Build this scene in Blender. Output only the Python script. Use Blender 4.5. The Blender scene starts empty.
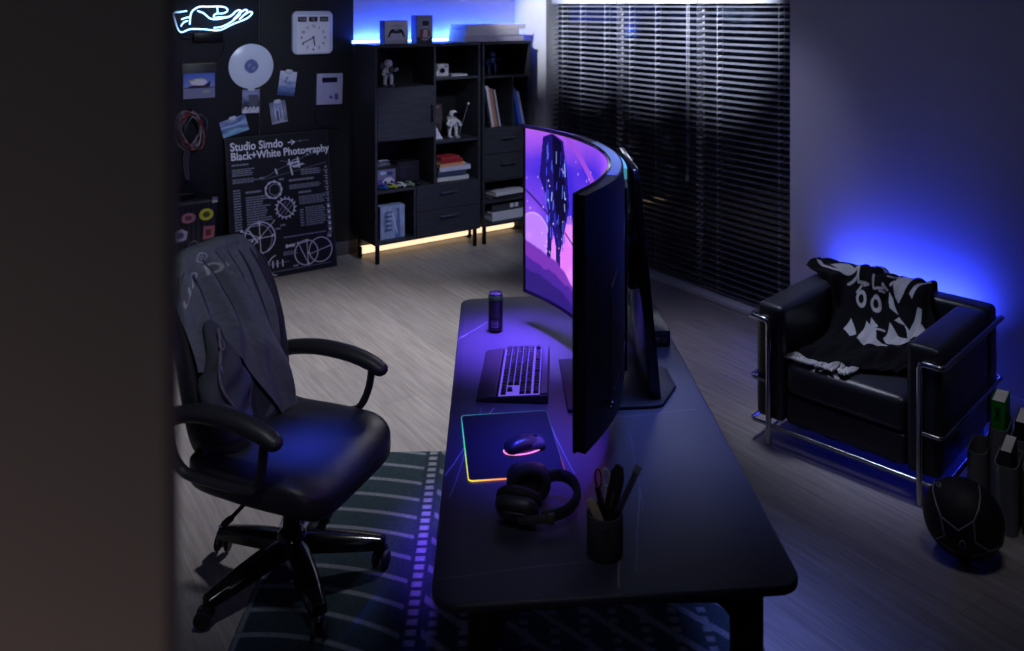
import bpy, bmesh, math, random
import numpy as np
from math import sin, cos, pi, radians, sqrt, atan2
from mathutils import Vector, Matrix

random.seed(4)
scene = bpy.context.scene
col = scene.collection

# ------------------------------------------------------------------ colour
def lin(c):
    c = c / 255.0
    return c / 12.92 if c <= 0.04045 else ((c + 0.055) / 1.055) ** 2.4
def rgb(r, g, b):
    return (lin(r), lin(g), lin(b))

# ------------------------------------------------------------------ materials
MATS = {}
def M(name, color, rough=.5, metal=0., spec=.5, emit=None, strength=0., var=0., vscale=20., bump=0., bscale=200., coat=0.):
    if name in MATS:
        return MATS[name]
    m = bpy.data.materials.new(name); m.use_nodes = True
    nt = m.node_tree; b = nt.nodes['Principled BSDF']
    b.inputs['Base Color'].default_value = (*color, 1)
    b.inputs['Roughness'].default_value = rough
    b.inputs['Metallic'].default_value = metal
    b.inputs['Specular IOR Level'].default_value = spec
    b.inputs['Coat Weight'].default_value = coat
    if emit:
        b.inputs['Emission Color'].default_value = (*emit, 1)
        b.inputs['Emission Strength'].default_value = strength
    if var or bump:
        tc = nt.nodes.new('ShaderNodeTexCoord')
    if var:
        n = nt.nodes.new('ShaderNodeTexNoise'); n.inputs['Scale'].default_value = vscale; n.inputs['Detail'].default_value = 4
        nt.links.new(tc.outputs['Object'], n.inputs['Vector'])
        mx = nt.nodes.new('ShaderNodeMix'); mx.data_type = 'RGBA'
        mx.inputs['A'].default_value = (*[c * (1 - var) for c in color], 1)
        mx.inputs['B'].default_value = (*[min(1, c * (1 + var)) for c in color], 1)
        nt.links.new(n.outputs['Fac'], mx.inputs['Factor']); nt.links.new(mx.outputs['Result'], b.inputs['Base Color'])
    if bump:
        n2 = nt.nodes.new('ShaderNodeTexNoise'); n2.inputs['Scale'].default_value = bscale; n2.inputs['Detail'].default_value = 3
        nt.links.new(tc.outputs['Object'], n2.inputs['Vector'])
        bp = nt.nodes.new('ShaderNodeBump'); bp.inputs['Strength'].default_value = bump; bp.inputs['Distance'].default_value = .002
        nt.links.new(n2.outputs['Fac'], bp.inputs['Height']); nt.links.new(bp.outputs['Normal'], b.inputs['Normal'])
    MATS[name] = m
    return m

def MV(name, rough=.6, spec=.3, emit=0., bump=0., bscale=300.):
    """material that takes its printed colours from the mesh's colour attribute"""
    if name in MATS:
        return MATS[name]
    m = bpy.data.materials.new(name); m.use_nodes = True
    nt = m.node_tree; b = nt.nodes['Principled BSDF']
    a = nt.nodes.new('ShaderNodeVertexColor'); a.layer_name = 'print'
    b.inputs['Roughness'].default_value = rough
    b.inputs['Specular IOR Level'].default_value = spec
    if emit:
        b.inputs['Base Color'].default_value = (.005, .005, .006, 1)
        nt.links.new(a.outputs['Color'], b.inputs['Emission Color']); b.inputs['Emission Strength'].default_value = emit
    else:
        nt.links.new(a.outputs['Color'], b.inputs['Base Color'])
    if bump:
        tc = nt.nodes.new('ShaderNodeTexCoord')
        n2 = nt.nodes.new('ShaderNodeTexNoise'); n2.inputs['Scale'].default_value = bscale
        nt.links.new(tc.outputs['Object'], n2.inputs['Vector'])
        bp = nt.nodes.new('ShaderNodeBump'); bp.inputs['Strength'].default_value = bump; bp.inputs['Distance'].default_value = .002
        nt.links.new(n2.outputs['Fac'], bp.inputs['Height']); nt.links.new(bp.outputs['Normal'], b.inputs['Normal'])
    MATS[name] = m
    return m

# ------------------------------------------------------------------ objects
def tag(o, label=None, cat=None, group=None, kind=None):
    if label: o['label'] = label
    if cat: o['category'] = cat
    if group: o['group'] = group
    if kind: o['kind'] = kind
    return o

def thing(name, label, cat, loc=(0, 0, 0), rz=0., group=None, rot=None):
    o = bpy.data.objects.new(name, None); col.objects.link(o)
    o.location = loc
    o.rotation_euler = rot if rot else (0, 0, rz)
    o.empty_display_size = .05
    return tag(o, label, cat, group)

class MB:
    """collects shapes, then links them as ONE mesh object"""
    def __init__(s):
        s.bm = bmesh.new()
    def _add(s, t, mtx=None):
        if mtx is not None:
            t.transform(mtx)
        me = bpy.data.meshes.new('tmp'); t.to_mesh(me); t.free()
        s.bm.from_mesh(me); bpy.data.meshes.remove(me)
    def box(s, lo, hi, bev=0., mtx=None, seg=2):
        t = bmesh.new()
        c = [(a + b) / 2 for a, b in zip(lo, hi)]; d = [abs(b - a) for a, b in zip(lo, hi)]
        bmesh.ops.create_cube(t, size=1, matrix=Matrix.Translation(c) @ Matrix.Diagonal((*d, 1)))
        if bev:
            bmesh.ops.bevel(t, geom=list(t.edges), offset=min(bev, min(d) * .45), segments=seg, profile=.5, affect='EDGES')
        s._add(t, mtx); return s
    def prism(s, poly, z0, z1, bev=0., mtx=None, seg=2):
        t = bmesh.new()
        vs = [t.verts.new((x, y, z0)) for x, y in poly]
        f = t.faces.new(vs)
        r = bmesh.ops.extrude_face_region(t, geom=[f])
        top = [e for e in r['geom'] if isinstance(e, bmesh.types.BMVert)]
        bmesh.ops.translate(t, verts=top, vec=(0, 0, z1 - z0))
        bmesh.ops.recalc_face_normals(t, faces=list(t.faces))
        if bev:
            ed = [e for e in t.edges if abs(e.verts[0].co.z - e.verts[1].co.z) < 1e-7]
            bmesh.ops.bevel(t, geom=ed, offset=bev, segments=seg, profile=.5, affect='EDGES')
        s._add(t, mtx); return s
    def cyl(s, c, r, h, seg=24, r2=None, mtx=None, bev=0.):
        t = bmesh.new()
        bmesh.ops.create_cone(t, cap_ends=True, segments=seg, radius1=r, radius2=r if r2 is None else r2, depth=h)
        if bev:
            ed = [e for e in t.edges if abs(e.verts[0].co.z - e.verts[1].co.z) < 1e-7]
            bmesh.ops.bevel(t, geom=ed, offset=bev, segments=2, profile=.5, affect='EDGES')
        m = Matrix.Translation(c)
        s._add(t, (mtx @ m) if mtx is not None else m); return s
    def ball(s, c, r, mtx=None, seg=20, scale=(1, 1, 1)):
        t = bmesh.new()
        bmesh.ops.create_uvsphere(t, u_segments=seg, v_segments=max(6, seg // 2), radius=r)
        m = Matrix.Translation(c) @ Matrix.Diagonal((*scale, 1))
        s._add(t, (mtx @ m) if mtx is not None else m); return s
    def lathe(s, prof, seg=32, mtx=None):
        t = bmesh.new(); rows = []
        for r, z in prof:
            if r < 1e-6:
                rows.append([t.verts.new((0, 0, z))])
            else:
                rows.append([t.verts.new((r * cos(2 * pi * k / seg), r * sin(2 * pi * k / seg), z)) for k in range(seg)])
        for a, b in zip(rows, rows[1:]):
            for k in range(seg):
                k2 = (k + 1) % seg
                q = [a[k % len(a)], a[k2 % len(a)], b[k2 % len(b)], b[k % len(b)]]
                u = []
                for v in q:
                    if v not in u: u.append(v)
                if len(u) > 2: t.faces.new(u)
        bmesh.ops.recalc_face_normals(t, faces=list(t.faces))
        s._add(t, mtx); return s
    def tube(s, pts, r, seg=10, closed=False, mtx=None, flat=None):
        """round (or flat=(w,h)) section swept along a polyline; r may be a list"""
        P = [Vector(p) for p in pts]; n = len(P)
        R = list(r) if isinstance(r, (list, tuple)) else [r] * n
        t = bmesh.new(); rows = []; nrm = None
        for i in range(n):
            a = P[(i - 1) % n] if (closed or i) else P[i]
            b = P[(i + 1) % n] if (closed or i < n - 1) else P[i]
            tg = (b - a).normalized()
            if nrm is None:
                up = Vector((0, 0, 1)) if abs(tg.z) < .9 else Vector((1, 0, 0))
                nrm = tg.cross(up).normalized()
            else:
                nrm = (nrm - tg * nrm.dot(tg)).normalized()
            bn = tg.cross(nrm)
            fx, fy = flat if flat else (1, 1)
            rows.append([t.verts.new(P[i] + nrm * cos(2 * pi * k / seg) * R[i] * fx + bn * sin(2 * pi * k / seg) * R[i] * fy) for k in range(seg)])
        m = n if closed else n - 1
        for i in range(m):
            a, b = rows[i], rows[(i + 1) % n]
            for k in range(seg):
                t.faces.new((a[k], a[(k + 1) % seg], b[(k + 1) % seg], b[k]))
        if not closed:
            t.faces.new(rows[0][::-1]); t.faces.new(rows[-1])
        bmesh.ops.recalc_face_normals(t, faces=list(t.faces))
        s._add(t, mtx); return s
    def quadric(s, c, dims, ev=.35, eh=.35, nu=40, nv=20, fn=None, mtx=None):
        """cushion-like rounded block (superellipsoid), fn deforms its points"""
        t = bmesh.new(); rows = []
        pw = lambda v, e: math.copysign(abs(v) ** e, v)
        for j in range(nv + 1):
            ph = -pi / 2 + pi * j / nv
            row = []
            for i in range(nu):
                th = 2 * pi * i / nu
                p = Vector((dims[0] * pw(cos(ph), ev) * pw(cos(th), eh), dims[1] * pw(cos(ph), ev) * pw(sin(th), eh), dims[2] * pw(sin(ph), ev)))
                if fn: p = Vector(fn(p))
                row.append(p + Vector(c))
            rows.append(row)
        vr = [[t.verts.new(p) for p in row] for row in rows]
        for a, b in zip(vr, vr[1:]):
            for k in range(nu):
                t.faces.new((a[k], a[(k + 1) % nu], b[(k + 1) % nu], b[k]))
        bmesh.ops.remove_doubles(t, verts=list(t.verts), dist=1e-6)
        bmesh.ops.recalc_face_normals(t, faces=list(t.faces))
        s._add(t, mtx); return s
    def sheet(s, fn, nu, nv, thick=0., mtx=None, flip=False):
        """surface fn(u,v), u,v in 0..1, given thickness"""
        t = bmesh.new()
        g = [[t.verts.new(fn(i / nu, j / nv)) for i in range(nu + 1)] for j in range(nv + 1)]
        for j in range(nv):
            for i in range(nu):
                q = (g[j][i], g[j][i + 1], g[j + 1][i + 1], g[j + 1][i])
                t.faces.new(q[::-1] if flip else q)
        t.normal_update()
        if thick:
            bmesh.ops.solidify(t, geom=list(t.faces), thickness=thick)
        s._add(t, mtx); return s
    def text(s, body, size, mtx, depth=.0008, align='LEFT', bold=0.):
        cu = bpy.data.curves.new('txt', 'FONT'); cu.body = body; cu.size = size; cu.align_x = align
        cu.extrude = depth; cu.offset = bold; cu.resolution_u = 3
        ob = bpy.data.objects.new('txt', cu)
        me = bpy.data.meshes.new_from_object(ob)
        t = bmesh.new(); t.from_mesh(me)
        bpy.data.objects.remove(ob); bpy.data.meshes.remove(me); bpy.data.curves.remove(cu)
        s._add(t, mtx); return s
    def build(s, name, m, parent=None, smooth=40, loc=None, rot=None):
        me = bpy.data.meshes.new(name); s.bm.to_mesh(me); s.bm.free()
        me.materials.append(m)
        if smooth:
            me.polygons.foreach_set('use_smooth', [True] * len(me.polygons))
            me.set_sharp_from_angle(angle=radians(smooth))
        o = bpy.data.objects.new(name, me); col.objects.link(o)
        if parent is not None: o.parent = parent
        if loc: o.location = loc
        if rot: o.rotation_euler = rot
        return o

def copy_tree(o, parent=None, label=None):
    c = o.copy(); col.objects.link(c)
    if parent is not None: c.parent = parent
    if label: c['label'] = label
    for ch in list(o.children):
        copy_tree(ch, c)
    return c

def rrect(w, h, r, seg=6, cx=0, cy=0):
    p = []
    for ax, ay, a0 in ((1, 1, 0), (-1, 1, 90), (-1, -1, 180), (1, -1, 270)):
        for k in range(seg + 1):
            a = radians(a0 + 90 * k / seg)
            p.append((cx + ax * (w / 2 - r) + r * cos(a), cy + ay * (h / 2 - r) + r * sin(a)))
    return p

def spline(pts, n=8, closed=False):
    P = [Vector(p) for p in pts]; m = len(P); out = []
    rng = range(m if closed else m - 1)
    for i in rng:
        p0 = P[(i - 1) % m] if (closed or i) else P[0]
        p1, p2 = P[i], P[(i + 1) % m]
        p3 = P[(i + 2) % m] if (closed or i < m - 2) else P[-1]
        for k in range(n):
            t = k / n
            out.append(.5 * ((2 * p1) + (p2 - p0) * t + (2 * p0 - 5 * p1 + 4 * p2 - p3) * t * t + (3 * p1 - p0 - 3 * p2 + p3) * t ** 3))
    if not closed: out.append(P[-1])
    return out

# ------------------------------------------------------------------ printed pictures
class Canvas:
    """small raster of linear colour; x right, y up, both measured in metres"""
    def __init__(s, w, h, nx, bg=(0, 0, 0)):
        s.w, s.h = w, h; s.nx = nx; s.ny = max(2, int(round(nx * h / w)))
        s.X, s.Y = np.meshgrid(np.linspace(0, w, s.nx), np.linspace(0, h, s.ny))
        s.a = np.empty((s.ny, s.nx, 3)); s.a[:] = bg; s.px = w / (s.nx - 1)
    def put(s, mask, c):
        mask = np.clip(mask, 0, 1)[..., None]
        s.a = s.a * (1 - mask) + np.array(c) * mask
        return s
    def dist(s, d, c, hw):
        return s.put((hw - d) / s.px + .5, c)
    def disc(s, x, y, r, c, ry=None):
        ry = ry or r
        d = (np.sqrt(((s.X - x) / r) ** 2 + ((s.Y - y) / ry) ** 2) - 1) * min(r, ry)
        return s.put(.5 - d / s.px, c)
    def ring(s, x, y, r, hw, c, ry=None, a0=None, a1=None):
        ry = ry or r
        d = np.abs(np.sqrt(((s.X - x) / r) ** 2 + ((s.Y - y) / ry) ** 2) - 1) * min(r, ry)
        m = np.clip((hw - d) / s.px + .5, 0, 1)
        if a0 is not None:
            an = np.degrees(np.arctan2(s.Y - y, s.X - x)) % 360
            m = m * (((an - a0) % 360) < (a1 - a0))
        return s.put(m, c)
    def line(s, x0, y0, x1, y1, hw, c):
        dx, dy = x1 - x0, y1 - y0; L = dx * dx + dy * dy + 1e-12
        t = np.clip(((s.X - x0) * dx + (s.Y - y0) * dy) / L, 0, 1)
        return s.dist(np.hypot(s.X - x0 - t * dx, s.Y - y0 - t * dy), c, hw)
    def rect(s, x0, y0, x1, y1, c):
        d = np.maximum(np.maximum(x0 - s.X, s.X - x1), np.maximum(y0 - s.Y, s.Y - y1))
        return s.put(.5 - d / s.px, c)
    def poly(s, pts, c):
        ins = np.zeros(s.X.shape, bool); n = len(pts)
        for i in range(n):
            (xa, ya), (xb, yb) = pts[i], pts[(i + 1) % n]
            if ya == yb: continue
            cr = (ya > s.Y) != (yb > s.Y)
            ins ^= cr & (s.X < (xb - xa) * (s.Y - ya) / (yb - ya) + xa)
        return s.put(ins.astype(float), c)
    def noise(s, sx, sy, seed=0):
        r = np.random.RandomState(seed); out = 0; amp = 1; tot = 0
        for o in range(4):
            gx, gy = int(s.w / sx * 2 ** o) + 3, int(s.h / sy * 2 ** o) + 3
            g = r.rand(gy, gx)
            u = s.X / s.w * (gx - 2); v = s.Y / s.h * (gy - 2)
            i = u.astype(int); j = v.astype(int); fu = u - i; fv = v - j
            fu = fu * fu * (3 - 2 * fu); fv = fv * fv * (3 - 2 * fv)
            val = (g[j, i] * (1 - fu) + g[j, i + 1] * fu) * (1 - fv) + (g[j + 1, i] * (1 - fu) + g[j + 1, i + 1] * fu) * fv
            out = out + amp * val; tot += amp; amp *= .5
        return out / tot

def printed(name, cv, m, parent=None, fn=None, loc=None, rot=None):
    """mesh grid carrying a canvas; default lies in the local xz plane facing -y, centred in x, from z=0"""
    nx, ny = cv.nx, cv.ny
    if fn is None:
        co = np.stack([cv.X - cv.w / 2, np.zeros_like(cv.X), cv.Y], -1).reshape(-1, 3)
    else:
        co = np.array([fn(x, y) for x, y in zip(cv.X.ravel() / cv.w, cv.Y.ravel() / cv.h)])
    idx = np.arange(nx * ny).reshape(ny, nx)
    q = np.stack([idx[:-1, :-1], idx[:-1, 1:], idx[1:, 1:], idx[1:, :-1]], -1).reshape(-1, 4)
    me = bpy.data.meshes.new(name)
    me.vertices.add(nx * ny); me.vertices.foreach_set('co', co.astype(np.float32).ravel())
    me.loops.add(q.size); me.loops.foreach_set('vertex_index', q.astype(np.int32).ravel())
    me.polygons.add(len(q)); me.polygons.foreach_set('loop_start', np.arange(0, q.size, 4, dtype=np.int32))
    me.polygons.foreach_set('loop_total', np.full(len(q), 4, np.int32))
    me.update(calc_edges=True); me.validate()
    me.polygons.foreach_set('use_smooth', [True] * len(me.polygons))
    at = me.color_attributes.new('print', 'FLOAT_COLOR', 'POINT')
    at.data.foreach_set('color', np.concatenate([cv.a.reshape(-1, 3), np.ones((nx * ny, 1))], 1).astype(np.float32).ravel())
    me.materials.append(m)
    o = bpy.data.objects.new(name, me); col.objects.link(o)
    if parent is not None: o.parent = parent
    if loc: o.location = loc
    if rot: o.rotation_euler = rot
    return o

RX = lambda a: Matrix.Rotation(radians(a), 4, 'X')
RY = lambda a: Matrix.Rotation(radians(a), 4, 'Y')
RZ = lambda a: Matrix.Rotation(radians(a), 4, 'Z')
TR = lambda x, y, z: Matrix.Translation((x, y, z))

# ------------------------------------------------------------------ camera and room frames (metres)
EYE = 2.05
cam_d = bpy.data.cameras.new('camera'); cam = bpy.data.objects.new('camera', cam_d); col.objects.link(cam)
cam.location = (0, 0, EYE); cam.rotation_euler = (pi / 2, 0, 0)
cam_d.sensor_width = 36; cam_d.lens = 36 * 845 / 1024
cam_d.shift_y = -(325.5 - 5) / 1024           # tall view looking down with upright verticals
cam_d.clip_start = .02
cam_d.dof.use_dof = True; cam_d.dof.focus_distance = 3.3; cam_d.dof.aperture_fstop = 3.2
scene.camera = cam

YAW = radians(34.3)
D = Vector((cos(YAW), sin(YAW), 0)); N = Vector((-sin(YAW), cos(YAW), 0))
O = Vector((-1.075, 6.64, 0))                  # front left foot of the shelf cabinet
C = Vector((1.76, 5.35, 0))                    # where the blinds meet the plain wall
WALL_T = .42
def RW(s, t, z=0): return O + D * s + N * t + Vector((0, 0, z))       # room frame of the back wall
RIGHT = YAW - pi / 2
def RR(u, w, z=0): return C - N * u + D * w + Vector((0, 0, z))       # frame of the window wall: u towards viewer, w outwards
# ------------------------------------------------------------------ setting
def struct(o, label=None):
    return tag(o, label, None, None, 'structure')

def wood_floor():
    m = bpy.data.materials.new('floor_wood'); m.use_nodes = True
    nt = m.node_tree; b = nt.nodes['Principled BSDF']; L = nt.links.new
    tc = nt.nodes.new('ShaderNodeTexCoord'); mp = nt.nodes.new('ShaderNodeMapping')
    mp.inputs['Rotation'].default_value = (0, 0, -YAW)
    L(tc.outputs['Object'], mp.inputs['Vector'])
    sw = nt.nodes.new('ShaderNodeSeparateXYZ'); cb = nt.nodes.new('ShaderNodeCombineXYZ')
    L(mp.outputs['Vector'], sw.inputs[0]); L(sw.outputs['Y'], cb.inputs['X']); L(sw.outputs['X'], cb.inputs['Y'])
    br = nt.nodes.new('ShaderNodeTexBrick')
    br.inputs['Scale'].default_value = 1; br.inputs['Brick Width'].default_value = 1.5; br.inputs['Row Height'].default_value = .19
    br.inputs['Mortar Size'].default_value = .0012; br.inputs['Mortar Smooth'].default_value = .3; br.offset = .37
    br.inputs['Color1'].default_value = (*rgb(142, 138, 138), 1); br.inputs['Color2'].default_value = (*rgb(160, 155, 154), 1)
    br.inputs['Mortar'].default_value = (*rgb(124, 120, 119), 1)
    L(cb.outputs[0], br.inputs['Vector'])
    st = nt.nodes.new('ShaderNodeMapping'); st.inputs['Scale'].default_value = (3.0, 44, 1); L(cb.outputs[0], st.inputs['Vector'])
    n = nt.nodes.new('ShaderNodeTexNoise'); n.inputs['Scale'].default_value = 1.; n.inputs['Detail'].default_value = 7; n.inputs['Roughness'].default_value = .65
    L(st.outputs[0], n.inputs['Vector'])
    rp = nt.nodes.new('ShaderNodeValToRGB'); rp.color_ramp.elements[0].position = .3; rp.color_ramp.elements[0].color = (.66, .65, .645, 1)
    rp.color_ramp.elements[1].position = .7; rp.color_ramp.elements[1].color = (1.12, 1.12, 1.12, 1)
    L(n.outputs['Fac'], rp.inputs['Fac'])
    mx = nt.nodes.new('ShaderNodeMix'); mx.data_type = 'RGBA'; mx.blend_type = 'MULTIPLY'; mx.inputs['Factor'].default_value = 1
    L(br.outputs['Color'], mx.inputs['A']); L(rp.outputs['Color'], mx.inputs['B']); L(mx.outputs['Result'], b.inputs['Base Color'])
    b.inputs['Roughness'].default_value = .5; b.inputs['Specular IOR Level'].default_value = .3
    bp = nt.nodes.new('ShaderNodeBump'); bp.inputs['Strength'].default_value = .25; bp.inputs['Distance'].default_value = .003
    L(n.outputs['Fac'], bp.inputs['Height']); L(bp.outputs['Normal'], b.inputs['Normal'])
    return m

def pegboard_mat():
    m = bpy.data.materials.new('pegboard_black'); m.use_nodes = True
    nt = m.node_tree; b = nt.nodes['Principled BSDF']; L = nt.links.new
    tc = nt.nodes.new('ShaderNodeTexCoord'); vm = nt.nodes.new('ShaderNodeVectorMath'); vm.operation = 'SCALE'; vm.inputs['Scale'].default_value = 1 / .026
    L(tc.outputs['Object'], vm.inputs[0])
    fr = nt.nodes.new('ShaderNodeVectorMath'); fr.operation = 'FRACTION'; L(vm.outputs[0], fr.inputs[0])
    sb = nt.nodes.new('ShaderNodeVectorMath'); sb.operation = 'SUBTRACT'; sb.inputs[1].default_value = (.5, .5, .5); L(fr.outputs[0], sb.inputs[0])
    ml = nt.nodes.new('ShaderNodeVectorMath'); ml.operation = 'MULTIPLY'; ml.inputs[1].default_value = (1, 0, 1); L(sb.outputs[0], ml.inputs[0])
    ln = nt.nodes.new('ShaderNodeVectorMath'); ln.operation = 'LENGTH'; L(ml.outputs[0], ln.inputs[0])
    lt = nt.nodes.new('ShaderNodeMath'); lt.operation = 'LESS_THAN'; lt.inputs[1].default_value = .22; L(ln.outputs['Value'], lt.inputs[0])
    mx = nt.nodes.new('ShaderNodeMix'); mx.data_type = 'RGBA'
    mx.inputs['A'].default_value = (*rgb(26, 27, 33), 1); mx.inputs['B'].default_value = (*rgb(6, 6, 8), 1)
    L(lt.outputs[0], mx.inputs['Factor']); L(mx.outputs['Result'], b.inputs['Base Color'])
    b.inputs['Roughness'].default_value = .62; b.inputs['Specular IOR Level'].default_value = .25
    return m

WHITE = M('wall_paint', rgb(206, 205, 212), .85, spec=.15, var=.03, vscale=3)
CEIL = M('ceiling_paint', rgb(84, 84, 88), .9, spec=.1, var=.03, vscale=2)
TRIMM = M('trim_paint', rgb(200, 202, 210), .5, spec=.3, var=.03, vscale=8)
DARKTRIM = M('grey_baseboard', rgb(74, 72, 78), .6, spec=.3, var=.08, vscale=9)

fl = MB().prism([(-6, -1.5), (6.5, -1.5), (6.5, 9.5), (-6, 9.5)], -.1, 0).build('floor', wood_floor(), smooth=0); struct(fl, 'grey brown wood plank floor')
ce = MB().prism([(-6, -1.5), (6.5, -1.5), (6.5, 9.5), (-6, 9.5)], 2.8, 2.9).build('ceiling', CEIL, smooth=0); struct(ce)
w = MB().box((-3.6, WALL_T, 0), (1.75, WALL_T + .14, 2.8)).build('wall_back', WHITE, smooth=0, loc=O, rot=(0, 0, YAW)); struct(w, 'white painted back wall washed by blue light')
W1, W0 = -2.60, .0                              # opening of the window, along the window wall
mb = MB()
mb.box((-3.25, 0, 0), (W1, .16, 2.8)); mb.box((W1, 0, 2.14), (W0, .16, 2.8)); mb.box((W0, 0, 0), (6.2, .16, 2.8))
w = mb.build('wall_right', WHITE, smooth=0, loc=C, rot=(0, 0, RIGHT)); struct(w, 'plain white wall behind the armchair')
w = MB().box((-3.74, -7.5, 0), (-3.6, WALL_T + .14, 2.8)).build('wall_left', WHITE, smooth=0, loc=O, rot=(0, 0, YAW)); struct(w)
# partition end close to the viewer, out of focus
mb = MB(); mb.box((-1.6, .475, 0), (-.1955, .50, 2.8), .004)
w = mb.build('wall_front', M('partition_paint', rgb(168, 150, 144), .8, spec=.15, var=.04, vscale=4)); struct(w, 'blurred end of a partition wall close to the viewer')
o = MB().box((-3.6, WALL_T - .014, 0), (1.9, WALL_T, .115), .003).build('baseboard_back', DARKTRIM, loc=O, rot=(0, 0, YAW)); struct(o)
o = MB().box((0.01, -.014, 0), (6.2, 0, .09), .003).build('baseboard_right', TRIMM, loc=C, rot=(0, 0, RIGHT)); struct(o)
o = MB().box((W1, -.045, 0), (W0 + .02, .16, .035), .004).build('trim_1', TRIMM, loc=C, rot=(0, 0, RIGHT)); struct(o, 'pale threshold strip along the foot of the blinds')
# window behind the blinds
win = thing('window_1', None, None, C, RIGHT); win['kind'] = 'structure'
mb = MB()
mb.box((W1 - .17, -.02, 0), (W1 + .035, 0.005, 2.2), .004)
mb.box((W1, 0.005, 0.035), (W1 + .035, .15, 2.14)); mb.box((W1, .10, .035), (W0, .15, .09)); mb.box((W1, .10, 2.09), (W0, .15, 2.14)); mb.box((W0 - .012, .10, .035), (W0, .15, 2.14))
for u in (-1.73, -.86): mb.box((u - .03, .10, .035), (u + .03, .15, 2.14))
mb.build('window_frame', TRIMM, win)['kind'] = 'structure'
gl = M('window_glass', (.02, .03, .05), .05, spec=.6)
MB().box((W1, .12, .05), (W0, .126, 2.12)).build('glass', gl, win)['kind'] = 'structure'

# pegboard panels on the back wall
PEG_T = WALL_T - .022
peg = thing('pegboard', 'black perforated pegboard covering the wall left of the shelf cabinet', 'pegboard', RW(-1.6, PEG_T, 1.4), YAW)
pm = pegboard_mat()
for x0, x1 in ((-1.9, .814), (.82, 1.592)):
    MB().box((x0, 0, -1.28), (x1, .018, 1.38), .002).build('board', pm, peg)
MB().box((1.592, 0, -1.28), (1.64, .018, .325), .001).build('board', pm, peg)  # dark filler added to cover the lit wall strip beside the cabinet

# ------------------------------------------------------------------ venetian blinds
SLAT = M('blind_slat', rgb(90, 93, 106), .32, spec=.5, var=.06, vscale=5)
RAIL = M('blind_rail', rgb(150, 154, 170), .4, spec=.4)
TAPE = M('blind_tape', rgb(170, 174, 190), .6)
def blind(u0, u1, ladders, label, wand=None):
    Lx = u1 - u0
    t = thing('venetian_blind', label, 'blind', RR(u0, .055, .04), RIGHT, 'dark venetian blinds across the window')
    MB().box((0.002, -.03, 2.02), (Lx - .002, .03, 2.065), .004).build('headrail', RAIL, t)
    mb = MB(); n = 46; tilt = RX(15)
    for k in range(n):
        z = .045 + k * (2.0 - .045) / (n - 1)
        mb.box((0.004, -.025, -.0014), (Lx - .004, .025, .0014), 0, TR(0, 0, z) @ tilt)
    mb.build('slats', SLAT, t, smooth=0)
    MB().box((0.004, -.024, .0), (Lx - .004, .024, .018), .004).build('bottom_rail', SLAT, t)
    for x in ladders:
        mb = MB()
        for k in range(n):
            z = .045 + k * (2.0 - .045) / (n - 1)
            mb.box((x - .004, -.0275, -.003), (x + .004, .0275, .003), 0, TR(0, 0, z) @ tilt)
        for y in (-.028, .028):
            mb.tube([(x, y, .01), (x, y, 2.03)], .0012, 5)
        mb.build('ladder_tape', TAPE, t, smooth=0)
    mb = MB()
    for k in range(n):
        z = .045 + k * (2.0 - .045) / (n - 1)
        mb.box((Lx - .0035, -.026, -.004), (Lx - .0005, .026, .004), 0, TR(0, 0, z) @ tilt)
    mb.build('slat_ends', RAIL, t, smooth=0)
    if wand:
        mb = MB(); mb.tube([(wand, -.045, 2.02), (wand, -.048, 1.6), (wand, -.045, .78)], .0022, 6); mb.tube([(wand + .02, -.045, 2.02), (wand + .018, -.047, .9), (wand + .012, -.045, .78)], .0018, 6)
        mb.lathe([(0, 0), (.008, .004), (.011, .03), (.006, .05), (0, .052)], 10, TR(wand, -.045, .735)); mb.lathe([(0, 0), (.007, .004), (.010, .03), (.006, .05), (0, .052)], 10, TR(wand + .012, -.045, .74))
        mb.build('pull_cord', RAIL, t)
    return t
blind(-2.545, -1.683, (.16, .41, .72), 'dark venetian blind nearest the shelf cabinet')
blind(-1.677, -.813, (.15, .44), 'dark middle venetian blind directly behind the curved monitor', wand=.78)
blind(-.807, -.012, (.18, .70), 'dark venetian blind nearest the armchair and plain wall')

# ------------------------------------------------------------------ shelf cabinets
def wood_black():
    m = bpy.data.materials.new('black_wood'); m.use_nodes = True
    nt = m.node_tree; b = nt.nodes['Principled BSDF']; L = nt.links.new
    tc = nt.nodes.new('ShaderNodeTexCoord'); mp = nt.nodes.new('ShaderNodeMapping'); mp.inputs['Scale'].default_value = (3, 3, 40)
    L(tc.outputs['Object'], mp.inputs['Vector'])
    n = nt.nodes.new('ShaderNodeTexNoise'); n.inputs['Scale'].default_value = 2; n.inputs['Detail'].default_value = 6; L(mp.outputs[0], n.inputs['Vector'])
    r = nt.nodes.new('ShaderNodeValToRGB'); r.color_ramp.elements[0].color = (*rgb(38, 39, 46), 1); r.color_ramp.elements[1].color = (*rgb(58, 59, 68), 1)
    r.color_ramp.elements[0].position = .3; r.color_ramp.elements[1].position = .7
    L(n.outputs['Fac'], r.inputs['Fac']); L(r.outputs['Color'], b.inputs['Base Color'])
    b.inputs['Roughness'].default_value = .5; b.inputs['Specular IOR Level'].default_value = .35
    return m
BW = wood_black()
INNER = M('cabinet_inside', rgb(18, 18, 22), .6, spec=.3, var=.1)
BLACKM = M('black_metal', rgb(18, 18, 20), .4, metal=.6, var=.1)
HANDM = M('handle_metal', rgb(140, 142, 150), .3, metal=.8)
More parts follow.
